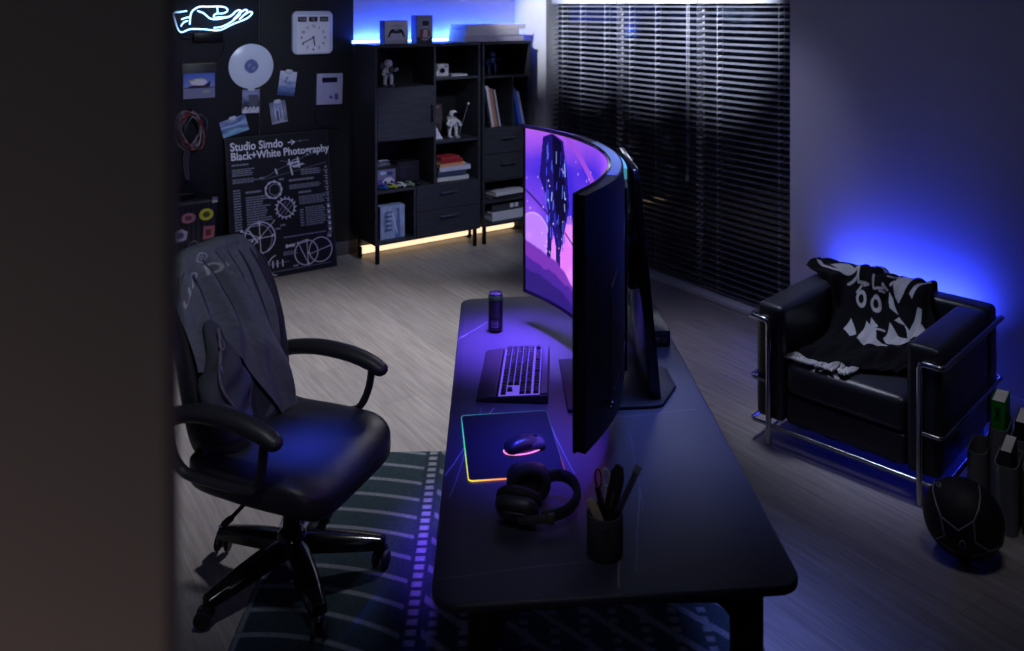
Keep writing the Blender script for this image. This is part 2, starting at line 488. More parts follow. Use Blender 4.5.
def handle(mb, x, z, length, vertical=False):
    a = (0, 0, length / 2) if vertical else (length / 2, 0, 0)
    p0 = (x - a[0], -.03, z - a[2]); p1 = (x + a[0], -.03, z + a[2])
    mb.box((p0[0] - .005, -.035, p0[2] - .005), (p1[0] + .005, -.025, p1[2] + .005), .002)
    for p in (p0, p1):
        mb.box((p[0] - .005, -.03, p[2] - .005), (p[0] + .005, .001, p[2] + .005))
    return mb
DEP = .395
def cabinet(name, label, s0, wid, boards, fronts):
    t = thing(name, label, 'cabinet', RW(s0, 0), YAW)
    B = .02; mb = MB()
    mb.box((0, 0, .15), (B, DEP, 1.72), .0015); mb.box((wid - B, 0, .15), (wid, DEP, 1.72), .0015)
    mb.box((-.004, -.004, 1.71), (wid + .004, DEP, 1.735), .002); mb.box((B, 0, .15), (wid - B, DEP, .172), .0015)
    for x0, x1, z0, z1 in boards:
        mb.box((x0, .006, z0), (x1, DEP - .012, z1), .0015)
    mb.build('carcass', BW, t, smooth=0)
    MB().box((B, DEP - .012, .172), (wid - B, DEP - .002, 1.71)).build('back_panel', INNER, t, smooth=0)
    for kind, x0, x1, z0, z1, hx, hz, hl in fronts:
        o = MB().box((x0, -.002, z0), (x1, .016, z1), .002).build(kind, BW, t, smooth=0)
        handle(MB(), hx, hz, hl, kind == 'door').build('handle', BLACKM if kind == 'door' else HANDM, o)
    for x in (.02, wid - .05):
        for y in (.02, DEP - .05):
            MB().prism(rrect(.03, .03, .006, 3, x + .015, y + .015), 0, .15).build('foot', BLACKM, t)
    return t
cabinet('shelf_cabinet', 'wide black wooden shelf cabinet with a door, two drawers and open bays', 0, .975,
        [(.02, .955, .555, .575), (.02, .53, .965, .985), (.02, .53, 1.37, 1.39), (.53, .55, .575, 1.71), (.55, .955, .905, .925), (.55, .955, 1.43, 1.45), (.345, .365, .172, .555)],
        [('door', .022, .528, .972, 1.382, .498, 1.165, .13), ('drawer', .367, .953, .368, .572, .66, .505, .16), ('drawer', .367, .953, .16, .364, .66, .31, .16)])
cabinet('shelf_cabinet', 'narrow black wooden shelf cabinet with two drawers standing next to the blinds', 1.0, .50,
        [(.02, .48, .53, .55), (.02, .48, .97, .99), (.02, .48, 1.42, 1.44), (.31, .325, .99, 1.42), (.02, .48, .345, .365)],
        [('drawer', .022, .478, .77, .982, .25, .90, .13), ('drawer', .022, .478, .548, .766, .25, .68, .13)])

# light strips
LEDB = M('led_blue_strip', rgb(30, 60, 120), .4, emit=(.10, .29, 1.0), strength=18)
LEDW = M('led_warm_tube', rgb(240, 220, 190), .4, emit=(1.0, .72, .44), strength=1.35)
LEDD = M('led_deep_blue_strip', rgb(20, 30, 120), .4, emit=(.02, .05, 1.0), strength=20)
o = MB().box((0, 0, 0), (1.12, .012, .02), .003).build('led_strip', LEDB, loc=RW(-.02, WALL_T - .03, 1.7355), rot=(0, 0, YAW)); tag(o, 'glowing blue light strip along the wall on top of the cabinets', 'light strip')
for s0, s1, lb in ((.0, 1.03, 'warm glowing light tube on the floor under the wide shelf cabinet'), (1.04, 1.52, 'short warm glowing light tube on the floor under the narrow shelf cabinet')):
    t = thing('light_tube', lb, 'light tube', RW(s0, .30, 0), YAW, 'warm light tubes under the cabinets')
    mb = MB(); mb.tube([(.012, 0, .05), (s1 - s0 - .012, 0, .05)], .032, 14); mb.build('tube', LEDW, t)
    for xe in (0, s1 - s0 - .012):
        mb = MB(); mb.box((xe, -.034, 0), (xe + .012, .034, .084), .006); mb.build('end_cap', BLACKM, t)
o = MB().box((.40, -.025, .40), (1.20, -.005, .42), .003).build('led_strip', LEDD, loc=C, rot=(0, 0, RIGHT)); tag(o, 'deep blue light strip along the wall behind the armchair', 'light strip')
# ------------------------------------------------------------------ things on and in the cabinets
PAPER = M('paper_white', rgb(214, 214, 222), .7, spec=.2, var=.05)
PAGES = M('page_block', rgb(198, 194, 190), .8, spec=.1, var=.1, vscale=200)
PRINT = MV('printed_card', .5, .3)
GLOSSP = MV('printed_photo', .35, .4)
def C255(*c): return rgb(*c)

def carton(name, label, s, t, z, w, d, h, cv, side, cat='box', rz=0., group=None):
    r = thing(name, label, cat, RW(s, t, z), YAW + radians(rz), group)
    MB().box((-w / 2, -d / 2, 0), (w / 2, d / 2, h), .0015).build('carton', side, r, smooth=0)
    printed('front_print', cv, PRINT, r, loc=(0, -d / 2 - .0012, .002))
    return r
# white game controller box
cv = Canvas(.208, .186, 70, C255(214, 214, 226))
k = C255(26, 27, 36)
cv.rect(0, 0, .208, .03, C255(196, 196, 210)); cv.rect(.055, .138, .15, .146, C255(150, 170, 180)); cv.disc(.104, .15, .012, C255(170, 186, 190), .007)
cv.poly([(.062, .118), (.146, .118), (.166, .10), (.182, .052), (.172, .048), (.146, .088), (.128, .083), (.080, .083), (.062, .088), (.036, .048), (.026, .052), (.042, .10)], k)
cv.disc(.085, .098, .010, C255(70, 70, 86)); cv.disc(.123, .098, .010, C255(70, 70, 86)); cv.rect(.086, .106, .122, .116, C255(190, 190, 205))
carton('controller_box', 'white box with a dark game controller printed on its front on the cabinet', .222, .12, 1.7355, .212, .09, .19, cv, M('carton_blue', rgb(60, 90, 190), .6))
# tall box with a plain printed design
cv = Canvas(.146, .226, 56, C255(150, 152, 176))
cv.rect(0, 0, .146, .05, C255(70, 60, 74)); cv.disc(.076, .078, .056, C255(196, 190, 200)); cv.ring(.076, .078, .04, .006, C255(96, 100, 120))
cv.poly([(.02, .05), (.05, .03), (.06, .10), (.03, .12)], C255(150, 70, 50)); cv.poly([(.10, .05), (.13, .06), (.12, .12), (.10, .10)], C255(170, 90, 60))
cv.rect(.05, .142, .11, .182, C255(44, 44, 58)); cv.rect(.02, .205, .126, .212, C255(120, 120, 150))
carton('toy_box', 'tall grey printed toy box beside the white controller box', .478, .12, 1.7355, .15, .10, .23, cv, M('carton_grey', rgb(90, 100, 170), .6))

def book(mb_parent_label, name, loc_, dims, cover, rz=0., rot=None, group=None, cat='book', spine_cv=None):
    """a closed book lying flat: dims = (spine length, depth, thickness), spine on the -y side"""
    w, d, h = dims
    r = thing(name, mb_parent_label, cat, loc_, YAW + radians(rz), group, rot)
    mb = MB(); c = min(.003, h * .12)
    mb.box((-w / 2, -d / 2, 0), (w / 2, d / 2, c), .0008); mb.box((-w / 2, -d / 2, h - c), (w / 2, d / 2, h), .0008); mb.box((-w / 2, -d / 2, 0), (w / 2, -d / 2 + c, h), .0008)
    mb.build('cover', cover, r, smooth=0)
    MB().box((-w / 2 + .004, -d / 2 + c, c), (w / 2 - .004, d / 2 - .004, h - c)).build('pages', PAGES, r, smooth=0)
    if spine_cv is not None:
        printed('spine_print', spine_cv, PRINT, r, loc=(0, -d / 2 - .0008, .001))
    return r
def plain(name, *c): return M('cover_' + name, rgb(*c), .5, spec=.3, var=.08)
G = 'large books lying on top of the cabinets'
z = 1.7355
for lb, w, th, ds, cc in (('large pale book at the bottom of the stack on top of the cabinets', .60, .052, 0, ('lilac', 188, 182, 206)), ('large pale book in the middle of the stack on top of the cabinets', .55, .050, -.02, ('pale', 204, 202, 216)), ('large cream book on top of the stack on top of the cabinets', .60, .042, .02, ('cream', 216, 208, 214))):
    r = book(lb, 'book', RW(1.16 + ds, .20, z), (w, .30, th), plain(*cc), rz=random.uniform(-3, 3), group=G); z += th + .0006

RWS = lambda s, t, z=0: RW(s + .03, t, z)
# figurines: small plain toy people
def figurine(name, label, loc_, h, skin, dark, rz=0., group=None, pose=0):
    r = thing(name, label, 'figurine', loc_, YAW + radians(rz), group)
    mb = MB()
    for sx in (-1, 1):
        mb.tube(spline([(sx * .10, 0, .46), (sx * .13, -.02 * (sx + pose), .26), (sx * .14, .0, .06)], 5), [.075] * 5 + [.062] * 6, 10, flat=(1, 1))
    mb.quadric((0, 0, .56), (.15, .10, .16), .7, .8, 20, 12)
    for sx in (-1, 1):
        pts = [(sx * .14, 0, .64), (sx * .26, -.05, .52 + .08 * pose * sx), (sx * (.22 + .1 * pose), -.15, .46 + .24 * pose * (sx > 0))]
        mb.tube(spline(pts, 5), [.05] * 11, 9)
        mb.ball(pts[-1], .062, seg=12)
    mb.build('body', skin, r)
    mb = MB(); mb.quadric((0, -.01, .84), (.155, .14, .15), .85, .9, 20, 14)
    mb.build('head', skin, r)
    mb = MB()
    for sx in (-1, 1):
        mb.quadric((sx * .145, -.05, .035), (.085, .14, .04), .6, .7, 14, 8)
    mb.build('shoe', dark, r)
    mb = MB(); mb.tube([(.16 * cos(a), .105 * sin(a), .47) for a in [2 * pi * k / 16 for k in range(16)]], .03, 6, True); mb.build('belt', dark, r)
    r.scale = (h, h, h)
    return r
TOYW = M('toy_white', rgb(206, 204, 206), .4, var=.05); TOYG = M('toy_grey', rgb(80, 82, 92), .4); TOYB = M('toy_blue', rgb(56, 70, 128), .35, var=.2); TOYD = M('toy_dark', rgb(22, 24, 44), .35)
f = figurine('figurine', 'white and dark toy figurine standing in the open top bay above the door', RWS(.15, .14, 1.3905), .22, TOYW, TOYG, rz=10, pose=.7)
mb = MB(); mb.quadric((.05, -.12, .62), (.11, .07, .12), .7, .8, 14, 8); mb.quadric((-.20, .06, .72), (.10, .06, .14), .7, .8, 14, 8, mtx=None); mb.build('backpack', TOYG, f)
f = figurine('figurine', 'dark blue toy figurine in the top bay of the narrow cabinet', RWS(1.165, .16, 1.4405), .205, TOYB, TOYD, rz=-12, pose=.8)
mb = MB(); mb.quadric((.0, .10, .60), (.13, .06, .16), .6, .6, 14, 8); mb.build('backpack', TOYD, f)
# astronaut with a pole
f = figurine('astronaut_figurine', 'white astronaut figurine holding a thin pole in the tall middle bay', RWS(.745, .12, .9255), .235, TOYW, M('boot_white', rgb(170, 172, 180), .5), rz=5)
mb = MB(); mb.quadric((.02, -.125, .84), (.11, .05, .085), .8, .8, 18, 10); mb.build('visor', M('visor_dark', rgb(14, 14, 18), .08), f)
mb = MB(); mb.quadric((.0, .13, .62), (.15, .07, .17), .4, .4, 18, 10); mb.build('life_support_pack', TOYW, f)
mb = MB(); mb.tube([(.12, -.2, .10), (.56, -.17, 1.16)], .012, 6); mb.build('pole', TOYG, f)
mb = MB(); mb.ball((.57, -.17, 1.19), .05, seg=10); mb.build('pole_tip', TOYW, f)
# small white camera-like device and slab on the middle shelf
r = thing('instant_camera', 'white instant camera on the shelf above the astronaut', 'camera', RWS(.632, .13, 1.4505), YAW)
mb = MB(); mb.box((-.06, -.035, 0), (.06, .035, .05), .01); mb.box((-.045, -.03, .045), (.065, .035, .105), .012); mb.build('body', TOYW, r)
mb = MB(); mb.lathe([(0, 0), (.018, 0), (.022, .008), (.022, .02), (.012, .022), (0, .018)], 16, TR(-.01, -.033, .05) @ RX(90)); mb.build('lens', M('lens_dark', rgb(14, 14, 18), .1), r)
mb = MB(); mb.box((.02, -.034, .075), (.045, -.029, .09), .002); mb.build('flash', M('flash_grey', rgb(120, 124, 134), .2), r)
book('thin white booklet lying beside the instant camera', 'booklet', RWS(.775, .11, 1.4505), (.15, .11, .016), plain('booklet', 200, 200, 210), cat='booklet')
# leaning picture and small white card
cv = Canvas(.15, .26, 40, C255(74, 62, 64)); nz = cv.noise(.03, .03, 3)
cv.a *= (.5 + nz[..., None]); cv.rect(.02, .235, .13, .25, C255(120, 110, 112)); cv.disc(.06, .14, .035, C255(120, 92, 80)); cv.rect(.03, .05, .12, .10, C255(50, 46, 54))
r = thing('framed_picture', 'small brown framed picture leaning at the back of the astronaut bay', 'picture', RWS(.665, .27, .9255), YAW, rot=(radians(-9), 0, YAW))
mb = MB(); mb.box((-.083, 0, 0), (.083, .014, .27), .002); mb.build('frame', M('frame_brown', rgb(52, 44, 46), .5), r); printed('print', cv, PRINT, r, loc=(0, -.001, .005))
r = thing('white_card', 'folded white card standing left of the astronaut figurine', 'card', RWS(.585, .10, .9255), YAW)
mb = MB(); mb.prism([(-.032, 0), (.05, 0), (-.02, .125)], -.0015, .0015, 0, RX(90)); mb.prism([(-.032, 0), (.05, 0), (-.02, .125)], -.0015, .0015, 0, TR(0, .05, 0) @ RX(100)); mb.build('card', PAPER, r, smooth=0)
# leaning books in the narrow cabinet
def upright(label, s, t, z, w, h, d, cover, lean, group, cvs=None):
    r = thing('book', label, 'book', RWS(s, t, z), YAW, group)
    r.rotation_euler = (0, 0, YAW)
    q = bpy.data.objects
    L = RY(lean)
    mb = MB(); c = .003
    mb.box((0, 0, 0), (c, d, h), .0008, L); mb.box((w - c, 0, 0), (w, d, h), .0008, L); mb.box((0, 0, 0), (w, c, h), .0008, L)
    mb.build('cover', cover, r, smooth=0)
    MB().box((c, c, .004), (w - c, d - .004, h - .004), 0, L).build('pages', PAGES, r, smooth=0)
    return r
G = 'books leaning in the narrow cabinet'
x = 1.072
for lb, w, h, cc in (('black book furthest left of the leaning books', .022, .34, ('ink', 40, 40, 48)), ('tall white book among the leaning books', .026, .36, ('white', 200, 198, 206)), ('orange and brown book among the leaning books', .030, .34, ('orange', 176, 122, 98)), ('slim dark grey book at the right of the leaning books', .018, .335, ('grey', 86, 86, 96)), ('thin white book at the right end of the leaning books', .014, .33, ('white2', 190, 188, 196))):
    upright(lb, x, .05, .9906, w, h, .20, plain(*cc), -10.5, G); x += w / cos(radians(10.5)) + .0015
x = 1.385
for lb, w, h, cc in (('bright blue book leaning behind the bay divider', .032, .33, ('blue', 72, 96, 200)), ('white and blue book leaning right of the bright blue book', .026, .30, ('pale_blue', 168, 180, 214))):
    upright(lb, x, .05, .9906, w, h, .20, plain(*cc), -13, G); x += w / cos(radians(13)) + .0015
# stack of books in the middle bay
G = 'books stacked flat in the middle bay'
z = .5755
for lb, w, th, ds, cc in (('white book at the bottom of the flat stack in the middle bay', .30, .034, .0, ('bone', 200, 200, 200)), ('dark patterned book second from the bottom of the stack', .27, .045, -.01, ('slate', 60, 66, 92)), ('pale lilac book in the middle of the flat stack', .30, .040, .015, ('lilac2', 196, 192, 214)), ('orange and cream book under the red books', .25, .026, -.02, ('apricot', 220, 160, 120)), ('thick dark red book second from the top of the stack', .21, .032, -.02, ('red', 150, 40, 46)), ('red book on the very top of the stack', .19, .022, -.035, ('red2', 168, 52, 56))):
    book(lb, 'book', RWS(.72 + ds, .17, z), (w, .22, th), plain(*cc), rz=random.uniform(-4, 4), group=G); z += th + .0006
# dark display boxes with car print, toy cars in front
cv = Canvas(.19, .16, 60, C255(28, 26, 34))
cv.rect(.015, .02, .175, .14, C255(116, 108, 150)); cv.rect(.015, .02, .175, .06, C255(96, 70, 150)); cv.poly([(.06, .045), (.085, .07), (.13, .075), (.165, .05), (.165, .035), (.06, .035)], C255(206, 200, 220))
cv.rect(.04, .10, .09, .125, C255(170, 190, 220)); cv.rect(.10, .09, .15, .12, C255(60, 60, 110)); cv.disc(.085, .037, .011, C255(30, 26, 40)); cv.disc(.142, .037, .011, C255(30, 26, 40))
carton('model_car_box', 'dark box printed with a pale car behind the row of toy cars', .165, .21, .5755, .20, .14, .165, cv, M('carton_black', rgb(26, 25, 32), .5))
cv = Canvas(.19, .17, 40, C255(30, 28, 36)); nz = cv.noise(.03, .03, 8); cv.a *= (.7 + nz[..., None]); cv.rect(.02, .135, .13, .14, C255(80, 70, 110)); cv.rect(.02, .05, .08, .12, C255(44, 40, 60))
carton('storage_box', 'plain dark box right of the printed car box', .375, .23, .5755, .20, .14, .18, cv, M('carton_black', rgb(26, 25, 32), .5))
def toy_car(label, s, paint, group, rz):
    r = thing('toy_car', label, 'toy car', RWS(s, .062, .5758), YAW + radians(rz), group)
    mb = MB()
    prof = [(-.045, .008), (.045, .008), (.047, .02), (.040, .026), (.022, .028), (.010, .041), (-.022, .042), (-.036, .029), (-.046, .026)]
    mb.prism(prof, -.019, .019, .004, RX(90)); mb.build('body', paint, r)
    mb = MB(); mb.prism([(.019, .029), (.010, .0385), (-.021, .0395), (-.032, .030)], -.0197, .0197, 0, RX(90)); mb.build('window', M('car_window', rgb(12, 12, 16), .1), r)
    for x in (-.028, .028):
        for y in (-.0185, .0185):
            mb = MB(); mb.cyl((0, 0, 0), .0095, .006, 14, mtx=TR(x, y, .0096) @ RX(90), bev=.0015); mb.build('wheel', M('tyre_black', rgb(14, 14, 14), .7), r)
    return r
for i, (lb, cc) in enumerate((('blue toy car at the left end of the row', (50, 80, 170)), ('yellow green toy car second in the row', (170, 186, 70)), ('white toy car in the middle of the row', (206, 206, 214)), ('pale green and grey toy car fourth in the row', (130, 150, 130)), ('black toy car at the right end of the row', (30, 30, 36)))):
    toy_car(lb, .065 + i * .078, M('car_paint_%d' % i, rgb(*cc), .25, coat=.5), 'toy cars in a row on the open shelf', -52)
r = thing('model_engine', 'small silver model engine lying on top of the printed car box', 'model', RWS(.12, .20, .7412), YAW)
mb = MB()
for k in range(4): mb.cyl((-.045 + .03 * k, 0, .022), .013, .04, 12, bev=.003)
mb.box((-.07, -.02, 0), (.07, .02, .012), .002); mb.tube([(-.065, -.015, .03), (.0, -.02, .045), (.065, -.015, .03)], .006, 8); mb.build('engine_block', M('silver', rgb(170, 172, 180), .3, metal=.8, var=.1), r)
# low left bay: pale printed bag and a dark box behind it
cv = Canvas(.20, .265, 60, C255(150, 166, 206)); nz = cv.noise(.02, .04, 5)
cv.a *= (.65 + .6 * nz[..., None])
for i in range(9):
    yy = .06 + .018 * i; cv.line(.03, yy, .09, yy + .01 * (-1) ** i, .005, C255(60, 74, 120)); cv.line(.03 + .012 * (i % 3), yy, .05, yy + .02, .003, C255(40, 50, 96))
cv.poly([(.12, .0), (.17, .0), (.16, .22), (.14, .24)], C255(96, 112, 160)); cv.rect(.13, .215, .16, .24, C255(90, 110, 160)); cv.line(.10, .2, .14, .04, .004, C255(200, 210, 235))
r = thing('printed_bag', 'pale blue printed paper bag standing in the low left bay', 'bag', RWS(.16, .13, .1725), YAW + radians(-4))
mb = MB(); mb.prism([(-.105, -.06), (.105, -.06), (.105, .06), (-.105, .06)], 0, .26, .003); mb.tube(spline([(-.04, -.05, .262), (-.03, -.05, .272), (.03, -.05, .272), (.04, -.05, .262)], 5), .003, 6); mb.build('paper', M('bag_blue', rgb(140, 156, 196), .6, var=.1), r, smooth=0)
printed('front_print', cv, PRINT, r, loc=(0, -.0612, .0))
cv = Canvas(.10, .24, 20, C255(34, 34, 42)); cv.rect(.02, .15, .08, .2, C255(60, 60, 72))
carton('shoe_box', 'dark upright box behind the pale printed bag', .25, .29, .1725, .10, .16, .25, cv, M('carton_black', rgb(26, 25, 32), .5))
# narrow cabinet, low bays
book('white edged dark magazine lying flat above the archive boxes', 'magazine', RWS(1.268, .17, .3906), (.31, .27, .035), plain('white3', 206, 206, 214), rz=4, cat='magazine')
book('brown and black book under the white edged magazine', 'book', RWS(1.262, .18, .3656), (.31, .27, .024), plain('umber', 50, 44, 48), rz=-2)
def archive(label, z, h, cc, plates):
    r = thing('archive_box', label, 'box', RWS(1.265, .18, z), YAW, 'archive boxes in the lowest bay')
    m = M('archive_%d' % cc[0], rgb(*cc), .6, var=.06)
    MB().box((-.165, -.13, 0), (.165, .13, h * .62), .003).build('box', m, r, smooth=0)
    MB().box((-.168, -.133, h * .62), (.168, .133, h), .003).build('lid', m, r, smooth=0)
    for x in plates:
        mb = MB(); mb.box((x - .018, -.1355, h * .32), (x + .018, -.1325, h * .82), .001); mb.build('label_plate', PAPER, r, smooth=0)
    return r
archive('white archive box on the bottom of the narrow cabinet', .1726, .078, (206, 206, 216), ())
archive('dark archive box with two white label plates', .2512, .072, (58, 62, 68), (.035, .085))
# yellow pouch on the floor by the cabinet's right end
r = thing('yellow_pouch', 'crumpled yellow pouch on the floor at the right end of the cabinets', 'pouch', RW(1.575, .05, 0), YAW)
mb = MB(); mb.quadric((0, 0, .075), (.075, .07, .075), .6, .7, 24, 14, fn=lambda p: (p.x * (1 - 2.5 * max(0, p.z)) , p.y, p.z + .008 * sin(60 * p.x) * (p.z > 0))); mb.build('pouch', M('yellow_cloth', rgb(206, 160, 44), .8, var=.1), r)
mb = MB(); mb.tube([(.045 * cos(a), .042 * sin(a), .118) for a in [2 * pi * k / 16 for k in range(16)]], .005, 6, True); mb.build('drawstring', M('string_brown', rgb(90, 66, 30), .8), r)

# ------------------------------------------------------------------ things on the pegboard
F = PEG_T
def wallp(s, z, back=.0): return RW(s, F - back, z)
NEON = M('neon_tube', rgb(160, 210, 255), .3, emit=(.34, .60, 1.0), strength=3.4)
def npx(px, py):       # sign outline measured on the photograph's plan of the board
    return ((px - 172) / 80 * .582 - .291, 0, (15.5 - py) / 32 * .232 + .10)
r = thing('neon_sign', 'blue white neon sign shaped like an open hand above the pegboard', 'neon sign', wallp(-1.147, 1.892, .03), YAW)
lines = [[(186.5, 13.5), (180, 14.5), (173.3, 15.8), (174.5, 22), (179.8, 34.6), (190, 32), (203, 32.3), (218.5, 33.5), (232, 27.5), (246, 22), (252, 17), (251.5, 14.8), (249, 14.9), (244, 18), (239, 22.5)],
         [(239, 22.5), (247, 14.5), (244.5, 12.6), (238, 17.5), (233, 22.5)], [(233, 22.5), (240, 14.5), (238.5, 12.8), (235, 14.5), (231, 18), (226, 20), (217, 20)],
         [(189.3, 27.3), (190.2, 17.5), (193, 12.5), (199, 9.3), (207, 9.2), (221, 9.2), (226, 11), (226.5, 14), (222, 16.2), (215, 16.6), (213.5, 20.3), (227, 20.2)],
         [(216.5, 9.6), (217, 16)], [(197, 13.5), (203, 16), (208, 20.5), (213, 22.2), (221, 21.5), (229, 19.5), (234, 16)], [(213, 31), (221, 30), (230, 25.5), (236, 21), (240, 17)],
         [(181, 22), (186, 20.3), (189, 19.8)], [(180.5, 29), (183.5, 25), (187.5, 23.4)]]
for ln in lines:
    mb = MB(); mb.tube(spline([npx(*p) for p in ln], 5), .0052, 8); mb.build('tube', NEON, r)
mb = MB()
for p in ((183, 31), (203, 30.5), (225, 30), (236, 24), (200, 10), (222, 10)):
    a = npx(*p); mb.cyl((a[0], .014, a[2]), .005, .03, 8, mtx=None)
mb.tube([npx(178, 36), npx(215, 36), npx(236, 30)], .004, 6)
mb.build('bracket', M('clear_plastic_dark', rgb(30, 40, 60), .3), r)
mb = MB(); mb.box((-.14, -.01, -.115), (.075, .028, -.045), .006); mb.build('transformer', BLACKM, r)
mb = MB(); mb.tube(spline([(.07, .01, -.08), (.09, .02, -.13), (.07, .022, -.22), (.02, .022, -.27)], 8), .004, 6); mb.build('cable', BLACKM, r); mb = MB(); mb.tube(spline([(-.26, .02, .0), (-.20, .02, -.09), (-.13, .01, -.08)], 8), .004, 6); mb.build('cable', BLACKM, r)

# calendar wall clock
r = thing('wall_clock', 'white square wall clock with three black calendar windows on top of its dial', 'clock', wallp(-.372, 1.83, .0), YAW)
mb = MB(); mb.prism(rrect(.335, .345, .045), -.045, -.0, .008, RX(90) @ TR(0, 0, 0) @ RZ(0)); 
t0 = RX(90)
mb = MB(); mb.prism(rrect(.335, .345, .045), 0, .045, .012, RX(90)); mb.build('case', M('clock_case', rgb(190, 200, 220), .35, var=.03), r)
cv = Canvas(.27, .30, 130, C255(216, 216, 228)); k = C255(24, 24, 32)
for i, x in enumerate((.045, .135, .225)):
    cv.rect(x - .036, .245, x + .036, .285, k)
printed('dial', cv, PRINT, r, loc=(0, -.0456, -.158))
mb = MB()
for i in range(12):
    a = radians(90 - 30 * (i + 1)); mb.text(str(i + 1), .032, TR(.097 * cos(a), -.0462, -.04 + .092 * sin(a) - .011) @ RX(90), .0005, 'CENTER', .0006)
mb.build('numerals', M('ink', rgb(26, 26, 36), .6), r, smooth=0)
for s_, x in (('TUE', -.09), ('22', 0), ('JAN', .09)):
    mb = MB(); mb.text(s_, .03, TR(x, -.0462, .096) @ RX(90), .0005, 'CENTER', .0003); mb.build('calendar_text', M('ink_white', rgb(150, 150, 170), .6), r, smooth=0)
mb = MB(); mb.tube([(.0, 0, 0), (-.092, 0, -.046)], .0042, 6, mtx=TR(0, -.05, -.038)); mb.build('minute_hand', M('ink', rgb(26, 26, 36), .6), r)
mb = MB(); mb.tube([(.0, 0, .012), (.012, 0, -.066)], .005, 6, mtx=TR(0, -.0485, -.038)); mb.cyl((0, 0, 0), .009, .006, 14, mtx=TR(0, -.05, -.038) @ RX(90)); mb.build('hour_hand', M('ink', rgb(26, 26, 36), .6), r)

# white record
r = thing('record', 'round white vinyl record hung on the pegboard', 'record', wallp(-.852, 1.580, .002), YAW)
mb = MB(); mb.lathe([(0, 0), (.17, 0), (.172, .0015), (.17, .003), (.06, .0035), (0, .003)], 64, RX(90)); mb.build('disc', M('record_white', rgb(204, 214, 232), .3, var=.05, vscale=6), r)
cv = Canvas(.11, .11, 40, C255(150, 162, 196)); cv.disc(.055, .055, .054, C255(92, 106, 158)); cv.rect(.03, .05, .055, .075, C255(130, 142, 186)); cv.rect(.06, .03, .085, .05, C255(130, 142, 186)); cv.disc(.055, .055, .006, C255(20, 20, 30))
cvf = lambda u, v: (.055 * (2 * u - 1) * sqrt(max(0, 1 - .5 * (2 * v - 1) ** 2)), 0, .055 * (2 * v - 1) * sqrt(max(0, 1 - .5 * (2 * u - 1) ** 2)))
printed('record_label', cv, PRINT, r, fn=cvf, loc=(0, -.0042, 0))

# airplane print in a black frame
r = thing('framed_print', 'framed airplane print with a pale sky hung left of the record', 'picture', wallp(-1.241, 1.479, .001), YAW)
mb = MB(); mb.box((-.122, -.012, -.125), (.122, 0, .14), .002); mb.build('frame', M('frame_black', rgb(14, 14, 16), .5), r)
MB().box((-.115, -.015, .134), (.115, -.011, .140), .001).build('edge_strip', M('strip_olive', rgb(110, 110, 70), .5), r, smooth=0)
cv = Canvas(.226, .185, 90, C255(150, 156, 200)); g = np.clip(cv.Y / .185, 0, 1)[..., None]
cv.a = np.array(C255(150, 156, 190)) * (1 - g) + np.array(C255(70, 96, 190)) * g
cv.rect(0, 0, .226, .08, C255(120, 122, 150)); cv.rect(0, .075, .226, .082, C255(50, 54, 90)); cv.disc(.11, .12, .06, C255(206, 200, 210), .025)
cv.poly([(.03, .078), (.04, .09), (.08, .098), (.15, .092), (.18, .115), (.196, .13), (.19, .085), (.16, .078)], C255(44, 30, 56)); cv.rect(.04, .128, .085, .136, C255(170, 180, 60)); cv.rect(.11, .138, .145, .147, C255(180, 190, 70)); cv.rect(.14, .04, .19, .055, C255(150, 160, 130))
printed('print', cv, GLOSSP, r, loc=(0, -.0128, -.12))

def photo(label, s, z, w, h, ang, cv, clip=True):
    r = thing('photo_print', label, 'photo', wallp(s, z, .004), 0, 'photo prints pinned on the pegboard', rot=(0, 0, YAW))
    q = MB(); q.box((-w / 2, -.0005, -h / 2), (w / 2, .001, h / 2), 0, RY(ang)); q.build('paper', PAPER, r, smooth=0)
    p = printed('image', cv, GLOSSP, r); p.data.transform(RY(ang) @ TR(0, -.0012, -h / 2))
    if clip:
        mb = MB(); mb.quadric((0, -.006, h / 2), (.028, .008, .016), .6, .7, 14, 8, mtx=RY(ang)); mb.build('clip', M('clip_white', rgb(196, 200, 214), .4), r)
    return r
def photo_cv(w, h, seed, stops, stretch=(1, .25)):
    cv = Canvas(w, h, 46); n = cv.noise(.06 * stretch[0], .06 * stretch[1] * 1.5, seed)
    f = np.clip(cv.Y / h + (n - .5) * .5, 0, .9999) * (len(stops) - 1)
    i = f.astype(int); fr = (f - i)[..., None]; S = np.array([rgb(*c) for c in stops])
    cv.a = S[i] * (1 - fr) + S[i + 1] * fr
    return cv
cv = photo_cv(.135, .19, 1, [(60, 76, 120), (110, 130, 180), (190, 196, 220), (206, 208, 226)]); cv.line(.05, .11, .06, .135, .004, C255(30, 40, 80)); cv.disc(.062, .142, .006, C255(30, 40, 80))
photo('pale blue photo print with a tiny dark figure, tilted right of the record', -.569, 1.433, .135, .19, 8, cv)
cv = photo_cv(.13, .18, 2, [(210, 210, 224), (40, 44, 60), (70, 74, 100), (150, 156, 200), (130, 136, 170)], (.4, .6)); cv.rect(.05, .05, .12, .14, C255(70, 72, 84))
for i in range(6): cv.rect(.054 + .011 * i, .05, .058 + .011 * i, .14, C255(110, 112, 124))
for i in range(12): cv.disc(.01 + .01 * i, .015 + .012 * (i % 3), .008, C255(206, 206, 216))
photo('grey photo print of a building pinned directly under the record', -.856, 1.312, .13, .18, 1, cv)
cv = photo_cv(.125, .17, 3, [(130, 136, 156), (190, 196, 224), (120, 130, 170)], (.3, 1)); 
for i, x in enumerate((.008, .022, .102, .116)): cv.rect(x - .004, 0, x + .004, .17, C255(40, 40, 50)); cv.rect(x - .001, 0, x + .001, .17, C255(170, 170, 180))
